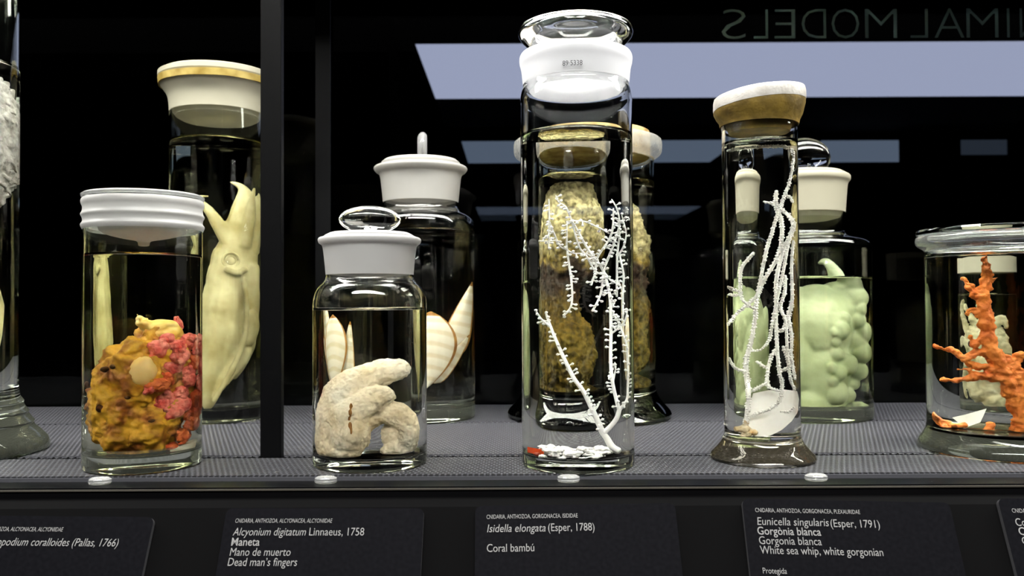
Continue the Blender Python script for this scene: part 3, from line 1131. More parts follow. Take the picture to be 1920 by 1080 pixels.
# ---- squid
solid('squid_skin', (0.36, 0.31, 0.14), 0.5, color2=(0.57, 0.53, 0.32), scale=30, bump=0.15, bscale=140)
solid('squid_eye', (0.50, 0.46, 0.28), 0.25)
bm = bmesh.new()
strand(j3, bm, [(440, 470, 34), (436, 520, 42), (428, 580, 48), (416, 640, 46), (402, 700, 30), (388, 768, 5)], 16, 6)
strand(j3, bm, [(442, 500, 36), (444, 470, 36), (448, 440, 28)], 14)
strand(j3, bm, [(446, 460, 26), (452, 420, 28), (462, 380, 21), (456, 353, 10), (432, 341, 2.5)], 10)
strand(j3, bm, [(430, 455, 16), (412, 425, 15), (392, 395, 10), (372, 375, 5), (376, 368, 4), (392, 368, 2)], 10, dy=-0.008)
strand(j3, bm, [(458, 460, 16), (468, 420, 13), (474, 380, 9), (480, 352, 3)], 10, dy=-0.012)
strand(j3, bm, [(470, 470, 18), (486, 420, 14), (490, 385, 7), (488, 360, 3)], 10, dy=0.0)
strand(j3, bm, [(420, 480, 10), (404, 520, 9), (392, 580, 8), (386, 650, 4)], 8, dy=0.018)
strand(j3, bm, [(476, 500, 14), (478, 560, 14), (474, 620, 13), (462, 670, 9), (440, 710, 4)], 10, dy=-0.006)
strand(j3, bm, [(470, 590, 18), (474, 612, 20), (470, 640, 14)], 10, dy=-0.016)
strand(j3, bm, [(458, 520, 6), (464, 580, 7), (458, 640, 7), (432, 700, 6), (400, 752, 4)], 8, dy=-0.030)
strand(j3, bm, [(425, 505, 8), (445, 512, 7), (462, 505, 8)], 8, dy=-0.026)
for k in range(8):                                       # the side fin, a thin leaf along the mantle
    t = k / 7
    blob(j3, bm, 452 - 50 * t, 655 + 88 * t, 22 * (1 - t) + 4, 26 * (1 - t) + 8, -0.012, 0.006)
bm = remesh(bm, 0.0015, 2)
roughen(bm, 0.0012, 45, 2)
clamp_in(bm, j3.inner_r - 0.002, j3.bottom + 0.001)
bvh = BVHTree.FromBMesh(bm)
squid = j3.place('squid', 'pale yellow squid hanging head-up with curled arms in the tall rear jar', 'squid', bm, 'squid_skin')
c = front_hit(bvh, j3.q(432, 487, -0.03), 0.0)
for rr, th, yy in ((17, 4.0, 0.0005), (9, 3.0, -0.001)):
    bm = bmesh.new()
    ring = [c + Vector((j3.rx(rr) * math.cos(a), yy, j3.r(rr) * 0.85 * math.sin(a))) for a in [2 * math.pi * i / 16 for i in range(17)]]
    tube(bm, ring, [j3.r(th) * 0.6] * 17, 6, 1)
    child(squid, 'eye_fold', bm, 'squid_skin')
bm = bmesh.new()
ball(bm, c + Vector((0, 0.001, 0)), (j3.rx(11), 0.004, j3.r(9)), 3)
child(squid, 'eye', bm, 'squid_eye')

# ---- finger coral
solid('finger_coral', (0.84, 0.68, 0.42), 0.75, color2=(0.95, 0.88, 0.71), scale=30, bump=0.25, bscale=900)
solid('slit_brown', (0.38, 0.16, 0.03), 0.7)
bm = bmesh.new()
strand(j5, bm, [(618, 835, 34), (630, 780, 40), (650, 735, 38), (690, 708, 32), (728, 696, 27), (756, 692, 20)], 16, dy=-0.006)
strand(j5, bm, [(640, 790, 40), (680, 762, 32), (706, 746, 27), (726, 740, 20)], 14, dy=-0.018)
strand(j5, bm, [(650, 800, 42), (690, 778, 32), (715, 772, 26), (745, 778, 26), (766, 800, 24), (770, 828, 20)], 14, dy=-0.010)
strand(j5, bm, [(770, 830, 22), (748, 838, 26), (728, 845, 18)], 12, dy=-0.004)
blob(j5, bm, 650, 812, 48, 46, -0.012, 0.026)
blob(j5, bm, 606, 842, 20, 20, -0.008, 0.014)
blob(j5, bm, 745, 815, 30, 32, 0.004, 0.018)
blob(j5, bm, 640, 848, 44, 16, -0.010, 0.022)
bm = remesh(bm, 0.0009, 4)
roughen(bm, 0.0014, 120, 2)
roughen(bm, 0.0009, 480, 2)
clamp_in(bm, j5.inner_r - 0.0015, j5.bottom + 0.001)
bvh = BVHTree.FromBMesh(bm)
fing = j5.place('finger_coral', 'cream soft coral with stubby finger lobes in the wide-mouthed jar', 'coral', bm, 'finger_coral')
bm = bmesh.new()
for px, py, r in ((658, 764, 4), (656, 775, 5), (654, 786, 4), (655, 798, 5), (657, 806, 3)):
    ball(bm, front_hit(bvh, j5.q(px, py, -0.03), 0.0009), (j5.rx(r), 0.0018, j5.r(8)), 2)
child(fing, 'slit', remesh(bm, 0.0005, 1), 'slit_brown', label='narrow brown slit')

# ---- shell valves
m, t, o = nt('shell')
p = N(t, 'ShaderNodeBsdfPrincipled')
p.inputs['Roughness'].default_value = 0.4
tc = N(t, 'ShaderNodeTexCoord')
wv = N(t, 'ShaderNodeTexWave')
wv.wave_type = 'RINGS'
wv.rings_direction = 'SPHERICAL'
wv.inputs['Scale'].default_value = 22
wv.inputs['Distortion'].default_value = 1.2
cr = N(t, 'ShaderNodeValToRGB')
cr.color_ramp.elements[0].color = (0.74, 0.64, 0.42, 1)
cr.color_ramp.elements[1].color = (0.84, 0.79, 0.62, 1)
cr.color_ramp.elements[0].position = 0.1
cr.color_ramp.elements[1].position = 0.5
bp = N(t, 'ShaderNodeBump')
bp.inputs['Strength'].default_value = 0.3
bp.inputs['Distance'].default_value = 0.001
t.links.new(tc.outputs['Object'], wv.inputs['Vector'])
t.links.new(wv.outputs['Fac'], cr.inputs['Fac'])
t.links.new(wv.outputs['Fac'], bp.inputs['Height'])
t.links.new(cr.outputs['Color'], p.inputs['Base Color'])
t.links.new(bp.outputs['Normal'], p.inputs['Normal'])
t.links.new(p.outputs[0], o.inputs['Surface'])
solid('shell_edge', (0.30, 0.12, 0.02), 0.5, color2=(0.50, 0.24, 0.04), scale=120)


def valve(j, a, b, width, bulge, dy, label, tip=0.5, roll=0.0):
    """A shell half lying between two apparent pixels a (hinge) and b (margin), width in metres."""
    pa, pb = j.q(a[0], a[1], dy), j.q(b[0], b[1], dy + roll)
    L = (pb - pa).length
    ax = (pb - pa).normalized()
    nrm = Vector((0, -1, 0))
    sd = ax.cross(nrm).normalized()
    nrm = sd.cross(ax).normalized()
    bm = bmesh.new()
    nu, nv = 18, 20
    rows = []
    for i in range(nu + 1):
        u = i / nu
        wdt = width * (math.sin(math.pi * min(0.999, max(0.001, u)) ** tip)) ** 0.7
        row = []
        for k in range(nv + 1):
            v = -1 + 2 * k / nv
            h = bulge * (1 - v * v) * math.sin(math.pi * min(0.97, u * 0.9 + 0.05)) ** 0.6
            row.append(bm.verts.new(ax * (L * u) + sd * (wdt * v) + nrm * h))
        rows.append(row)
    for i in range(nu):
        for k in range(nv):
            f = bm.faces.new([rows[i][k], rows[i][k + 1], rows[i + 1][k + 1], rows[i + 1][k]])
            if k in (0, nv - 1) or i == nu - 1:
                f.material_index = 1
    bmesh.ops.remove_doubles(bm, verts=bm.verts, dist=1e-5)
    bmesh.ops.solidify(bm, geom=bm.faces[:], thickness=0.0012)
    o = from_bm('shell_valve', bm, None, ['shell', 'shell_edge'], sharp=50)
    o.location = j.e.location + Matrix.Rotation(-j.ang, 3, 'Z') @ pa
    o.rotation_euler.z = -j.ang
    return tag(o, label, 'shell', 'shell valves in the rear jar')


valve(j6, (800, 728), (808, 584), 0.030, 0.010, -0.020, 'rounded striped shell with a brown rim, nearest the finger coral jar', tip=1.25)
valve(j6, (812, 718), (886, 628), 0.0085, 0.004, -0.004, 'narrow shell valve with an orange streak below the tall pointed valve')
valve(j6, (846, 668), (890, 528), 0.013, 0.006, 0.010, 'long pointed cream shell valve rising to the jar wall')
valve(j6, (760, 735), (744, 600), 0.012, 0.006, -0.004, 'white shell valve seen through the finger coral jar')

# ---- bamboo coral
solid('coral_white', (0.90, 0.89, 0.90), 0.6, color2=(0.95, 0.94, 0.93), scale=80)
BC = [
    [(1160, 853, 9), (1148, 838, 8), (1138, 822, 7), (1131, 813, 7)],
    [(1131, 813, 7), (1115, 777, 6), (1095, 736, 5), (1076, 709, 4.6), (1059, 675, 4.2), (1045, 644, 3.6), (1032, 612, 3), (1023, 586, 2)],
    [(1032, 612, 3), (1016, 600, 2.4), (1002, 581, 2)],
    [(1131, 813, 7), (1146, 800, 6), (1158, 786, 6), (1164, 770, 5.5)],
    [(1164, 770, 5), (1158, 752, 4.4), (1150, 719, 4), (1146, 680, 3.8), (1146, 639, 3.4), (1146, 608, 3.2), (1144, 560, 3), (1136, 522, 3), (1127, 500, 3), (1108, 475, 2.6), (1093, 451, 2.4), (1082, 430, 2.2), (1071, 411, 2), (1061, 388, 1.8), (1048, 379, 1.6), (1042, 366, 1.2)],
    [(1164, 770, 5), (1176, 758, 4), (1183, 745, 3.4), (1184, 709, 3), (1183, 675, 3), (1180, 649, 2.8), (1172, 630, 2.6), (1165, 612, 2.6)],
    [(1148, 625, 2.4), (1165, 612, 2.4), (1175, 601, 2.2), (1180, 582, 1.6)],
    [(1165, 612, 2.2), (1148, 584, 2), (1143, 570, 1.6)],
    [(1116, 513, 2.4), (1120, 483, 2.4), (1142, 449, 2.4), (1150, 424, 2.2), (1151, 390, 1.6)],
    [(1131, 505, 2.6), (1140, 485, 2.6), (1154, 449, 2.4), (1163, 419, 2.2), (1159, 392, 2), (1148, 373, 1.4)],
    [(1157, 481, 2.2), (1171, 462, 2.2), (1178, 438, 2), (1174, 421, 2), (1167, 398, 1.4)],
    [(1157, 556, 2.2), (1158, 479, 2.4), (1163, 436, 2), (1160, 410, 1.6)],
    [(1170, 596, 2.2), (1169, 543, 2.4), (1171, 517, 2.2), (1163, 479, 2)],
    [(1063, 415, 1.6), (1084, 414, 1.8), (1101, 417, 2), (1125, 428, 2), (1142, 437, 2)],
    [(1063, 468, 1.8), (1076, 475, 2), (1103, 477, 2), (1127, 498, 2.2)],
    [(1063, 415, 1.6), (1063, 440, 1.8), (1063, 466, 2), (1067, 496, 2.2), (1071, 522, 2.2), (1073, 558, 2), (1069, 578, 2), (1057, 591, 3)],
    [(1029, 373, 1.4), (1030, 415, 1.8), (1029, 440, 1.8), (1029, 466, 1.4)],
    [(1030, 415, 1.8), (1042, 445, 1.8), (1050, 462, 1.8), (1063, 468, 2)],
    [(1010, 451, 1.6), (1027, 452, 1.8), (1044, 450, 1.4)],
    [(1127, 512, 2.2), (1116, 515, 2), (1108, 534, 2.6)],
    [(1131, 511, 2.2), (1128, 543, 2.2), (1122, 562, 2), (1111, 583, 2.6)],
    [(1134, 512, 2.4), (1146, 526, 2.2), (1161, 534, 2), (1170, 548, 2)],
    [(1071, 411, 1.8), (1086, 462, 2), (1099, 479, 2), (1116, 508, 2.2), (1131, 514, 2.4)],
    [(1136, 522, 2.4), (1143, 548, 2.2), (1150, 575, 2)],
    [(1150, 719, 2.4), (1156, 690, 1.6), (1154, 680, 1.2)],
]
bm = bmesh.new()
pb = bmesh.new()
rnd = random.Random(3)
Rmax = j7.inner_r - 0.0022
for bi, br_ in enumerate(BC):
    dyb = 0.0
    pts = []
    for (px, py, r) in br_:
        off = max(-0.9, min(0.9, (px - 1083) / 105.0))
        dy = 0.010 * math.sin(py * 0.013 + 1.0) * math.sqrt(1 - off * off)
        pts.append(j7.q(px, py, dy))
    for q_ in pts:
        h = math.hypot(q_.x, q_.y)
        if h > Rmax - 0.003:
            q_.x *= (Rmax - 0.003) / h
            q_.y *= (Rmax - 0.003) / h
        q_.z = max(q_.z, j7.bottom + 0.0045)
    cp, rr, tan = tube(bm, pts, [j7.rx(p[2]) * 0.95 for p in br_], 7, 6)
    acc = 0.0
    for i in range(1, len(cp)):
        acc += (cp[i] - cp[i - 1]).length
        if acc > 0.0024 and bi > 0 and not (bi == 3):
            acc = rnd.uniform(-0.0006, 0.0008)
            a = rnd.uniform(0, 2 * math.pi)
            u = tan[i].orthogonal().normalized()
            v = tan[i].cross(u)
            d = (u * math.cos(a) + v * math.sin(a) + tan[i] * 0.25).normalized()
            ln = rnd.uniform(0.0016, 0.0032)
            e0, e1 = cp[i], cp[i] + d * (rr[i] + ln)
            if math.hypot(e1.x, e1.y) > Rmax:
                continue
            tube(pb, [e0, (e0 + e1) / 2, e1], [0.0007, 0.0006, 0.0009], 5, 1)
            ball(pb, e1, 0.00125, 1)
bam = j7.place('bamboo_coral', 'white branching bamboo coral studded with tiny polyps in the tallest jar', 'coral', bm, 'coral_white')
c = child(bam, 'polyps', pb, 'coral_white')
c['kind'] = 'stuff'
# crumbs, strip and bead on the bottom of that jar
bm = bmesh.new()
rnd = random.Random(5)
for k in range(90):
    px = 1075 + rnd.uniform(-62, 66)
    b_ = j7.q(px, 862, rnd.uniform(-0.034, 0.004))
    b_.z = j7.bottom + rnd.uniform(0.0012, 0.0085)
    ball(bm, b_, (rnd.uniform(.002, .005), rnd.uniform(.002, .004), rnd.uniform(.0012, .003)), 1)
tube(bm, [j7.q(1031, 858, -0.01), j7.q(1031, 848, -0.01), j7.q(1031, 838, -0.01)], [0.0022, 0.0016, 0.0005], 6, 2)
bm = remesh(bm, 0.0008, 1)
roughen(bm, 0.0009, 500, 2)
clamp_in(bm, j7.inner_r - 0.001, j7.bottom + 0.0008)
j7.place('coral_rubble', 'heap of white coral crumbs on the bottom of the tallest jar', 'coral rubble', bm, 'coral_white')
solid('orange_plastic', (0.95, 0.13, 0.01), 0.45)
solid('red_bead', (0.42, 0.05, 0.02), 0.4)
sheet('orange_strip', j7, [(981, 840, -0.006), (1017, 844, -0.028), (1017, 855, -0.028), (981, 852, -0.006)], 0.0008, 'orange_plastic', 'small orange strip at the bottom left of the tallest jar', 'strip')
bm = bmesh.new()
c = j7.q(1003, 866, -0.022)
c.z = j7.bottom + 0.0029
ball(bm, c, (0.0035, 0.003, 0.0024), 3)
roughen(bm, 0.0006, 300, 2)
j7.place('red_bead', 'dark red bead under the orange strip', 'bead', bm, 'red_bead')

# ---- brown sponge
m, t, o = nt('sponge_brown')
p = N(t, 'ShaderNodeBsdfPrincipled')
p.inputs['Roughness'].default_value = 0.8
tc = N(t, 'ShaderNodeTexCoord')
sp = N(t, 'ShaderNodeSeparateXYZ')
nz = N(t, 'ShaderNodeTexNoise')
nz.inputs['Scale'].default_value = 26
nz.inputs['Detail'].default_value = 6
ad = N(t, 'ShaderNodeMath', operation='MULTIPLY_ADD')
ad.inputs[1].default_value = 0.10
cr = N(t, 'ShaderNodeValToRGB')
z0, z1 = j8.z(790), j8.z(330)
mr = N(t, 'ShaderNodeMapRange')
mr.inputs['From Min'].default_value = z0 + 0.05
mr.inputs['From Max'].default_value = z1 + 0.05
el = cr.color_ramp.elements
el[0].position, el[0].color = 0.0, (0.12, 0.085, 0.012, 1)
el[1].position, el[1].color = 1.0, (0.78, 0.70, 0.46, 1)
for pos, col in ((0.30, (0.24, 0.16, 0.02, 1)), (0.46, (0.22, 0.14, 0.02, 1)), (0.53, (0.06, 0.033, 0.025, 1)), (0.61, (0.08, 0.042, 0.03, 1)), (0.66, (0.42, 0.30, 0.07, 1)), (0.73, (0.66, 0.57, 0.32, 1))):
    e_ = cr.color_ramp.elements.new(pos)
    e_.color = col
n2 = N(t, 'ShaderNodeTexNoise')
n2.inputs['Scale'].default_value = 120
n2.inputs['Detail'].default_value = 5
mu = N(t, 'ShaderNodeMix', data_type='RGBA', blend_type='MULTIPLY')
mu.inputs[0].default_value = 0.8
c2 = N(t, 'ShaderNodeValToRGB')
c2.color_ramp.elements[0].position, c2.color_ramp.elements[0].color = 0.40, (0.22, 0.20, 0.17, 1)
c2.color_ramp.elements[1].position = 0.6
bp = N(t, 'ShaderNodeBump')
bp.inputs['Strength'].default_value = 0.7
bp.inputs['Distance'].default_value = 0.002
L = t.links.new
L(tc.outputs['Object'], sp.inputs[0])
L(tc.outputs['Object'], nz.inputs['Vector'])
L(tc.outputs['Object'], n2.inputs['Vector'])
L(nz.outputs['Fac'], ad.inputs[0])
L(sp.outputs['Z'], ad.inputs[2])
L(ad.outputs[0], mr.inputs['Value'])
L(mr.outputs[0], cr.inputs['Fac'])
L(n2.outputs['Fac'], c2.inputs['Fac'])
L(cr.outputs['Color'], mu.inputs[6])
L(c2.outputs['Color'], mu.inputs[7])
L(mu.outputs[2], p.inputs['Base Color'])
L(n2.outputs['Fac'], bp.inputs['Height'])
L(bp.outputs['Normal'], p.inputs['Normal'])
L(p.outputs[0], o.inputs['Surface'])
bm = bmesh.new()
for b in ((1100, 440, 104, 100, 0.0), (1140, 470, 75, 120, 0.0), (1150, 600, 70, 150, -0.005), (1125, 660, 95, 80, -0.01), (1140, 735, 80, 40, 0.0), (1100, 745, 80, 25, 0.0), (1060, 480, 50, 50, 0.0)):
    blob(j8, bm, b[0], b[1], b[2], b[3], b[4], min(0.055, j8.rx(b[2])))
bm = remesh(bm, 0.0016, 3)
roughen(bm, 0.006, 60, 3)
roughen(bm, 0.0025, 260, 2)
clamp_in(bm, j8.inner_r - 0.004, j8.bottom + 0.002, j8.level - 0.006)
j8.place('brown_sponge', 'large olive-brown sponge with a pale fuzzy top in the footed rear jar', 'sponge', bm, 'sponge_brown')

# ---- white sea whip
solid('whip_white', (0.84, 0.81, 0.76), 0.7, color2=(0.92, 0.90, 0.87), scale=80)
solid('holdfast', (0.42, 0.26, 0.09), 0.7, color2=(0.70, 0.60, 0.42), scale=120, bump=0.5)
solid('white_plate', (0.86, 0.85, 0.81), 0.5, color2=(0.78, 0.76, 0.70), scale=90)
W = 3.6
SW = [
    [(1362, 281, 4), (1393, 268, 4), (1425, 270, 4), (1459, 271, 4.4), (1479, 276, 4.4), (1490, 284, 4.6), (1491, 302, 4.6), (1482, 342, 4.6), (1468, 376, 5), (1459, 399, 5), (1448, 434, 5), (1436, 474, 5), (1426, 525, 4.6), (1418, 568, 4.6), (1415, 602, 4.6), (1408, 643, 4.8), (1399, 677, 5.5), (1401, 715, 6), (1404, 738, 6), (1401, 771, 6.5), (1398, 797, 6.5)],
    [(1456, 358, 5), (1455, 385, 5), (1465, 411, 5), (1466, 445, 5), (1459, 480, 4.6), (1433, 525, 4.4), (1419, 554, 4.4), (1405, 568, 4.2), (1380, 590, 3.8), (1364, 610, 3.4)],
    [(1432, 378, 3), (1456, 386, 5), (1488, 414, 5), (1486, 434, 5), (1470, 465, 5), (1456, 523, 5), (1456, 560, 5), (1455, 596, 5), (1457, 643, 5), (1461, 693, 5), (1467, 721, 5), (1463, 749, 4.6), (1447, 765, 4.2), (1411, 779, 4.2)],
    [(1491, 418, 4.4), (1479, 462, 4.6), (1468, 517, 4.6), (1459, 554, 4.4), (1449, 602, 3.8), (1442, 638, 3), (1425, 656, 2.4), (1410, 657, 2.2)],
    [(1492, 451, 4.4), (1487, 494, 4.6), (1487, 560, 4.6), (1480, 588, 4.6), (1472, 613, 4.6), (1461, 622, 4.4)],
    [(1478, 593, 4.4), (1486, 632, 4.6), (1485, 666, 4.4), (1491, 693, 4.4), (1495, 712, 4)],
    [(1473, 517, 4.4), (1473, 546, 4.4), (1464, 577, 4.6), (1474, 602, 4.4), (1478, 657, 4.4), (1481, 693, 4.2), (1488, 721, 4), (1494, 732, 3.4)],
    [(1413, 474, 4.6), (1390, 503, 5), (1387, 537, 4.6), (1390, 558, 4), (1402, 572, 3.6), (1413, 578, 3.4)],
    [(1363, 537, 3.4), (1374, 543, 3.6), (1387, 546, 3)],
    [(1363, 553, 3), (1374, 553, 3.2), (1387, 554, 3)],
    [(1364, 672, 4), (1375, 689, 4.6), (1398, 697, 4)],
    [(1419, 678, 4), (1436, 689, 3.6)],
    [(1458, 652, 4), (1444, 674, 4), (1438, 715, 4.2), (1444, 727, 4), (1460, 733, 3.6)],
    [(1437, 718, 4), (1411, 733, 4)],
    [(1469, 650, 4), (1480, 677, 4), (1481, 687, 4), (1463, 697, 4)],
    [(1455, 768, 3), (1475, 773, 2.4), (1490, 765, 2)],
    [(1476, 366, 4.4), (1484, 370, 4), (1490, 378, 3)],
]
bm = bmesh.new()
pb = bmesh.new()
rnd = random.Random(11)
Rmax = j9.inner_r - 0.0014
for bi, br_ in enumerate(SW):
    pts = []
    for k, (px, py, r) in enumerate(br_):
        off = max(-0.95, min(0.95, (px - 1428) / 72.0))
        dy = 0.011 * math.sin(py * 0.011 + bi * 1.7) * math.sqrt(1 - off * off)
        if bi == 0 and k > 17:
            dy = -0.006
        q_ = j9.q(px, py, dy)
        h = math.hypot(q_.x, q_.y)
        lim = Rmax - 0.0024
        if h > lim:
            q_.x *= lim / h
            q_.y *= lim / h
        q_.z = min(q_.z, j9.level - 0.0055)
        pts.append(q_)
    cp, rr, tan = tube(bm, pts, [j9.rx(p[2]) * 0.78 for p in br_], 8, 7)
    acc = 0.0
    for i in range(1, len(cp)):
        acc += (cp[i] - cp[i - 1]).length
        if acc > 0.0014:
            acc = 0
            for _ in range(3):
                a = rnd.uniform(0, 2 * math.pi)
                u = tan[i].orthogonal().normalized()
                d = u * math.cos(a) + tan[i].cross(u) * math.sin(a)
                c = cp[i] + d * rr[i] * 1.02
                if math.hypot(c.x, c.y) < Rmax - 0.0007:
                    ball(pb, c, rnd.uniform(0.0007, 0.0011), 1)
whip = j9.place('sea_whip', 'white whip-like gorgonian branches trailing down the slim footed jar', 'coral', bm, 'whip_white')
c = child(whip, 'polyps', pb, 'whip_white')
c['kind'] = 'stuff'
bm = bmesh.new()
for px, py, rx, ry in ((1396, 806, 14, 8), (1386, 806, 12, 5), (1400, 815, 12, 8), (1412, 812, 10, 6), (1394, 822, 8, 6)):
    blob(j9, bm, px, py, rx, ry, -0.006, 0.006)
strand(j9, bm, [(1398, 800, 6, -0.006), (1399, 790, 5, -0.006)], 8)
bm = remesh(bm, 0.0008, 1)
roughen(bm, 0.0010, 300, 3)
clamp_in(bm, j9.inner_r - 0.001, j9.bottom + 0.0008)
child(whip, 'holdfast', bm, 'holdfast', label='brown holdfast')
bm = bmesh.new()
ol = [(1412, 738), (1440, 732), (1470, 731), (1492, 735), (1496, 752), (1495, 775), (1484, 792), (1466, 808), (1440, 820), (1415, 824), (1404, 815), (1400, 795), (1404, 765)]
vs = []
for px, py in ol:
    tt = (py - 730) / 95
    vs.append(bm.verts.new(j9.q(px, py, 0.010 - 0.012 * tt)))
bm.faces.new(vs)
bmesh.ops.triangulate(bm, faces=bm.faces[:])
bmesh.ops.subdivide_edges(bm, edges=bm.edges[:], cuts=2)
for v in bm.verts:
    v.co.y += 0.0035 * (v.co.x / 0.025) ** 2 + 0.0006 * noise.noise(v.co * 150)
bmesh.ops.solidify(bm, geom=bm.faces[:], thickness=0.0009)
clamp_in(bm, j9.inner_r - 0.0012, j9.bottom + 0.001)
j9.place('white_plate', 'rounded white plastic plate standing behind the foot of the sea whip', 'plate', bm, 'white_plate', sharp=50)

# ---- pale green specimen
solid('green_flesh', (0.35, 0.40, 0.23), 0.5, color2=(0.48, 0.52, 0.35), scale=25, bump=0.2, bscale=200)
bm = bmesh.new()
for b in ((1480, 660, 95, 115, 0.0), (1530, 610, 75, 80, -0.01), (1540, 690, 60, 75, -0.012), (1500, 590, 90, 55, 0.0), (1570, 580, 50, 45, 0.0), (1520, 745, 75, 35, 0.0), (1440, 700, 60, 80, 0.0), (1600, 560, 35, 26, 0.0), (1575, 545, 40, 18, 0.005)):
    blob(j10, bm, b[0], b[1], b[2], b[3], b[4], min(0.045, j10.rx(b[2])))
strand(j10, bm, [(1600, 548, 22), (1592, 520, 20), (1578, 500, 13), (1562, 488, 9), (1546, 492, 5)], 10)
for px, py, r in ((1400, 600, 20), (1395, 640, 22), (1402, 690, 24), (1412, 730, 20)):
    blob(j10, bm, px, py, r, r * 1.4, 0.0)
bm = remesh(bm, 0.0015, 4)
bvh = BVHTree.FromBMesh(bm)
rnd = random.Random(2)
for px, py, r in ((1580, 620, 20), (1602, 640, 22), (1588, 655, 15), (1612, 665, 22), (1590, 685, 22), (1606, 700, 18), (1570, 665, 14), (1576, 700, 16), (1592, 722, 14), (1570, 738, 24), (1585, 745, 16), (1616, 625, 20),
                  (1604, 600, 18), (1586, 598, 14), (1570, 640, 12), (1562, 690, 12), (1610, 580, 16), (1598, 672, 10), (1582, 672, 9), (1575, 612, 10), (1566, 622, 9), (1600, 618, 11), (1564, 715, 11)):
    q_ = front_hit(bvh, j10.q(px, py, -0.03), 0.0)
    h_ = j10.inner_r - 0.006 - j10.rx(r)
    l_ = math.hypot(q_.x, q_.y)
    if l_ > h_:
        q_.x *= h_ / l_
        q_.y *= h_ / l_
    ball(bm, q_, (j10.rx(r) * 1.05, j10.rx(r), j10.r(r) * 0.95), 3)
bm = remesh(bm, 0.0013, 1)
roughen(bm, 0.0008, 70, 2)
clamp_in(bm, j10.inner_r - 0.004, j10.bottom + 0.002)
j10.place('green_specimen', 'pale green lumpy specimen with clustered globules in the broad-shouldered jar', 'specimen', bm, 'green_flesh')
bm = bmesh.new()
for px, py, rx, ry in ((1610, 768, 26, 13), (1596, 774, 16, 8), (1625, 770, 12, 10)):
    blob(j10, bm, px, py, rx, ry, -0.004, 0.008)
bm = remesh(bm, 0.0012, 2)
roughen(bm, 0.002, 150, 2)
clamp_in(bm, j10.inner_r - 0.002, j10.bottom + 0.001)
j10.place('loose_fragment', 'small loose pale green fragment on the bottom of the broad-shouldered jar', 'fragment', bm, 'green_flesh')

# ---- orange coral
solid('coral_red', (0.60, 0.12, 0.012), 0.6, color2=(0.82, 0.24, 0.035), scale=60, bump=0.6, bscale=300)
OC = [
    [(1912, 832, 22), (1916, 800, 20), (1914, 772, 20), (1898, 742, 18), (1882, 705, 17), (1858, 652, 18), (1851, 617, 18), (1848, 589, 16), (1842, 556, 16), (1850, 518, 11), (1846, 482, 8)],
    [(1842, 562, 13), (1822, 545, 11), (1812, 530, 8), (1800, 520, 5)],
    [(1836, 590, 10), (1822, 580, 7), (1812, 590, 4)],
    [(1850, 540, 8), (1862, 525, 5), (1872, 520, 3)],
    [(1858, 665, 13), (1832, 662, 10), (1806, 670, 9), (1784, 658, 7), (1760, 654, 5), (1738, 648, 3.5)],
    [(1888, 700, 14), (1850, 690, 10), (1820, 684, 8), (1800, 668, 6)],
    [(1876, 712, 12), (1840, 706, 11), (1810, 710, 8), (1785, 714, 6), (1754, 712, 4)],
    [(1828, 704, 8), (1812, 694, 5), (1792, 694, 3)],
    [(1916, 760, 20), (1908, 715, 17), (1890, 680, 13), (1866, 655, 9)],
    [(1914, 712, 14), (1902, 686, 12), (1910, 668, 10), (1925, 664, 6)],
    [(1910, 735, 16), (1940, 700, 14), (1960, 650, 11), (1980, 600, 8)],
    [(1850, 625, 12), (1828, 645, 9), (1818, 632, 6)],
]
bm = bmesh.new()
for bi, br_ in enumerate(OC):
    pts = []
    for px, py, r in br_:
        q_ = j11.q(px, py, -0.020 + 0.012 * math.sin(px * 0.02))
        pts.append(q_)
    tube(bm, pts, [j11.rx(p[2]) * 1.05 for p in br_], 9, 6)
rnd = random.Random(9)
bm = remesh(bm, 0.0011, 1)
roughen(bm, 0.0028, 150, 4)
clamp_in(bm, j11.inner_r - 0.0015, j11.bottom + 0.001)
j11.place('branching_coral', 'orange-red branching coral standing in the short wide jar', 'coral', bm, 'coral_red')
FR = [[(1738, 782, 11), (1758, 796, 14), (1785, 804, 12), (1808, 802, 10)], [(1796, 822, 8), (1830, 818, 11), (1862, 824, 11), (1890, 822, 10)]]
for pts_, lab in zip(FR, ('knobbly orange coral piece lying at the jar wall beside the white tag', 'low orange coral piece lying in front of the white tag')):
    bm = bmesh.new()
    q_ = [j11.q(px, py, -0.016) for px, py, r in pts_]
    tube(bm, q_, [j11.rx(p[2]) for p in pts_], 9, 5)
    if 'low' in lab:
        tube(bm, [j11.q(1856, 822, -0.016), j11.q(1856, 806, -0.016), j11.q(1860, 796, -0.016)], [0.004, 0.0035, 0.003], 8, 4)
    else:
        tube(bm, [j11.q(1765, 800, -0.016), j11.q(1770, 815, -0.02), j11.q(1790, 822, -0.02)], [0.005, 0.005, 0.004], 8, 4)
    bm = remesh(bm, 0.0012, 1)
    roughen(bm, 0.002, 140, 3)
    zmin = min(v.co.z for v in bm.verts)
    if zmin > j11.bottom + 0.002:
        for v in bm.verts:
            v.co.z -= (zmin - j11.bottom - 0.002) * 0.6
    clamp_in(bm, j11.inner_r - 0.0015, j11.bottom + 0.001)
    j11.place('coral_piece', lab, 'coral', bm, 'coral_red', group='loose coral pieces in the short wide jar')
sheet('paper_tag', j11, [(1784, 786, -0.002), (1850, 766, 0.008), (1838, 795, -0.006), (1808, 808, -0.010)], 0.0005, 'paper', 'white paper tag among the orange coral pieces', 'paper tag')

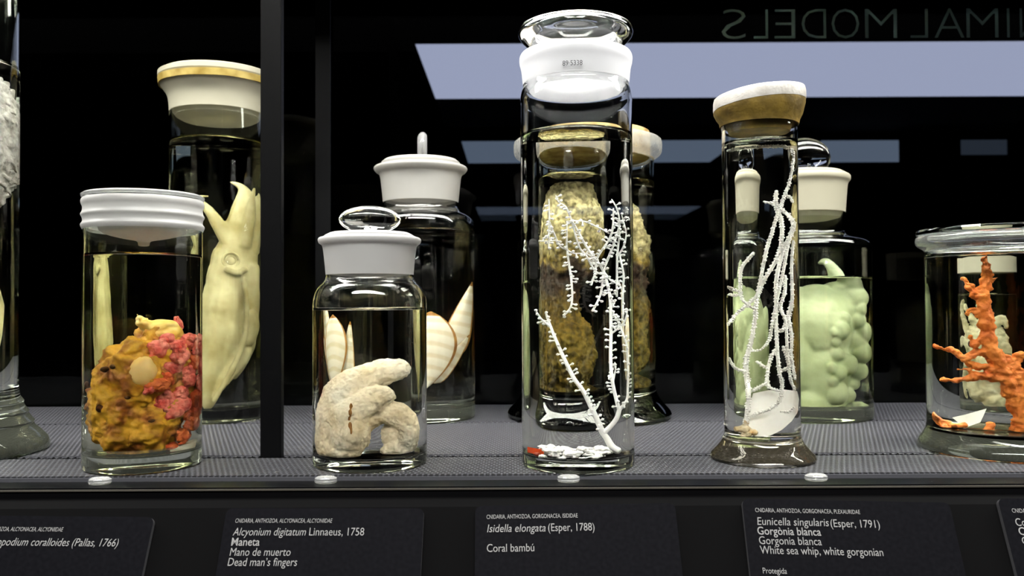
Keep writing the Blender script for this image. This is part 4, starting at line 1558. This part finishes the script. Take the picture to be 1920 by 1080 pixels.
# ---- cream cuttlefish in the slim rear jar
solid('cuttle_skin', (0.42, 0.38, 0.24), 0.5, color2=(0.62, 0.59, 0.45), scale=60, bump=0.2)
solid('eye_dark', (0.06, 0.02, 0.025), 0.3)
bm = bmesh.new()
for b in ((1905, 700, 34, 60), (1900, 640, 34, 40), (1930, 640, 26, 34), (1925, 720, 30, 40), (1890, 750, 26, 24), (1938, 690, 18, 36)):
    blob(j12, bm, b[0], b[1], b[2], b[3], 0.0)
for tpts in ([(1940, 630, 10), (1956, 600, 8), (1962, 575, 5), (1954, 562, 3)], [(1925, 620, 10), (1934, 595, 8), (1946, 580, 5), (1950, 570, 3)], [(1912, 615, 10), (1912, 590, 8), (1922, 572, 4)],
             [(1895, 615, 10), (1880, 596, 8), (1872, 600, 6), (1870, 612, 4)], [(1945, 650, 9), (1962, 636, 7), (1966, 650, 4)], [(1888, 640, 12), (1872, 650, 9), (1868, 680, 6), (1876, 706, 4)],
             [(1930, 660, 9), (1950, 680, 8), (1960, 720, 5), (1952, 750, 3)]):
    strand(j12, bm, tpts, 8, dy=-0.006)
bm = remesh(bm, 0.0010, 2)
roughen(bm, 0.0022, 110, 3)
clamp_in(bm, j12.inner_r - 0.0015, j12.bottom + 0.001, j12.level - 0.004)
bvh = BVHTree.FromBMesh(bm)
cut = j12.place('cuttlefish', 'cream cuttlefish with dark eyes seen through the orange coral jar', 'cuttlefish', bm, 'cuttle_skin')
for px, py in ((1905, 645), (1936, 645)):
    bm = bmesh.new()
    ball(bm, front_hit(bvh, j12.q(px, py, -0.015), 0.0006), (0.0035, 0.0018, 0.0045), 3)
    child(cut, 'eye', bm, 'eye_dark')

# ---- white sea pen in the jar at the picture edge
solid('sea_pen', (0.34, 0.32, 0.30), 0.75, color2=(0.56, 0.53, 0.51), scale=150, bump=0.5, bscale=500)
solid('sea_pen_stalk', (0.60, 0.52, 0.25), 0.6, color2=(0.72, 0.66, 0.40), scale=50)
bm = bmesh.new()
strand(j1, bm, [(-60, 150, 60), (-45, 220, 82), (-40, 300, 80), (-50, 360, 55), (-60, 400, 22)], 18)
bm = remesh(bm, 0.0016, 2)
bm.normal_update()
for v in bm.verts:
    n_ = noise.noise(Vector((v.co.x * 150 + v.co.z * 60, v.co.y * 150, v.co.z * 170)))
    v.co += v.normal * 0.006 * abs(n_) + Vector((0, 0, 0.004 * n_))
clamp_in(bm, j1.inner_r - 0.002, None, j1.level - 0.004)
pen = j1.place('sea_pen', 'greyish white feathery sea pen in the very tall left jar', 'sea pen', bm, 'sea_pen')
bm = bmesh.new()
strand(j1, bm, [(-60, 395, 24), (-40, 480, 22), (-20, 600, 26), (-40, 740, 20), (-50, 775, 16)], 12)
roughen(bm, 0.0015, 60, 2)
clamp_in(bm, j1.inner_r - 0.002, j1.bottom + 0.001)
child(pen, 'stalk', bm, 'sea_pen_stalk', label='yellowish bare stalk')
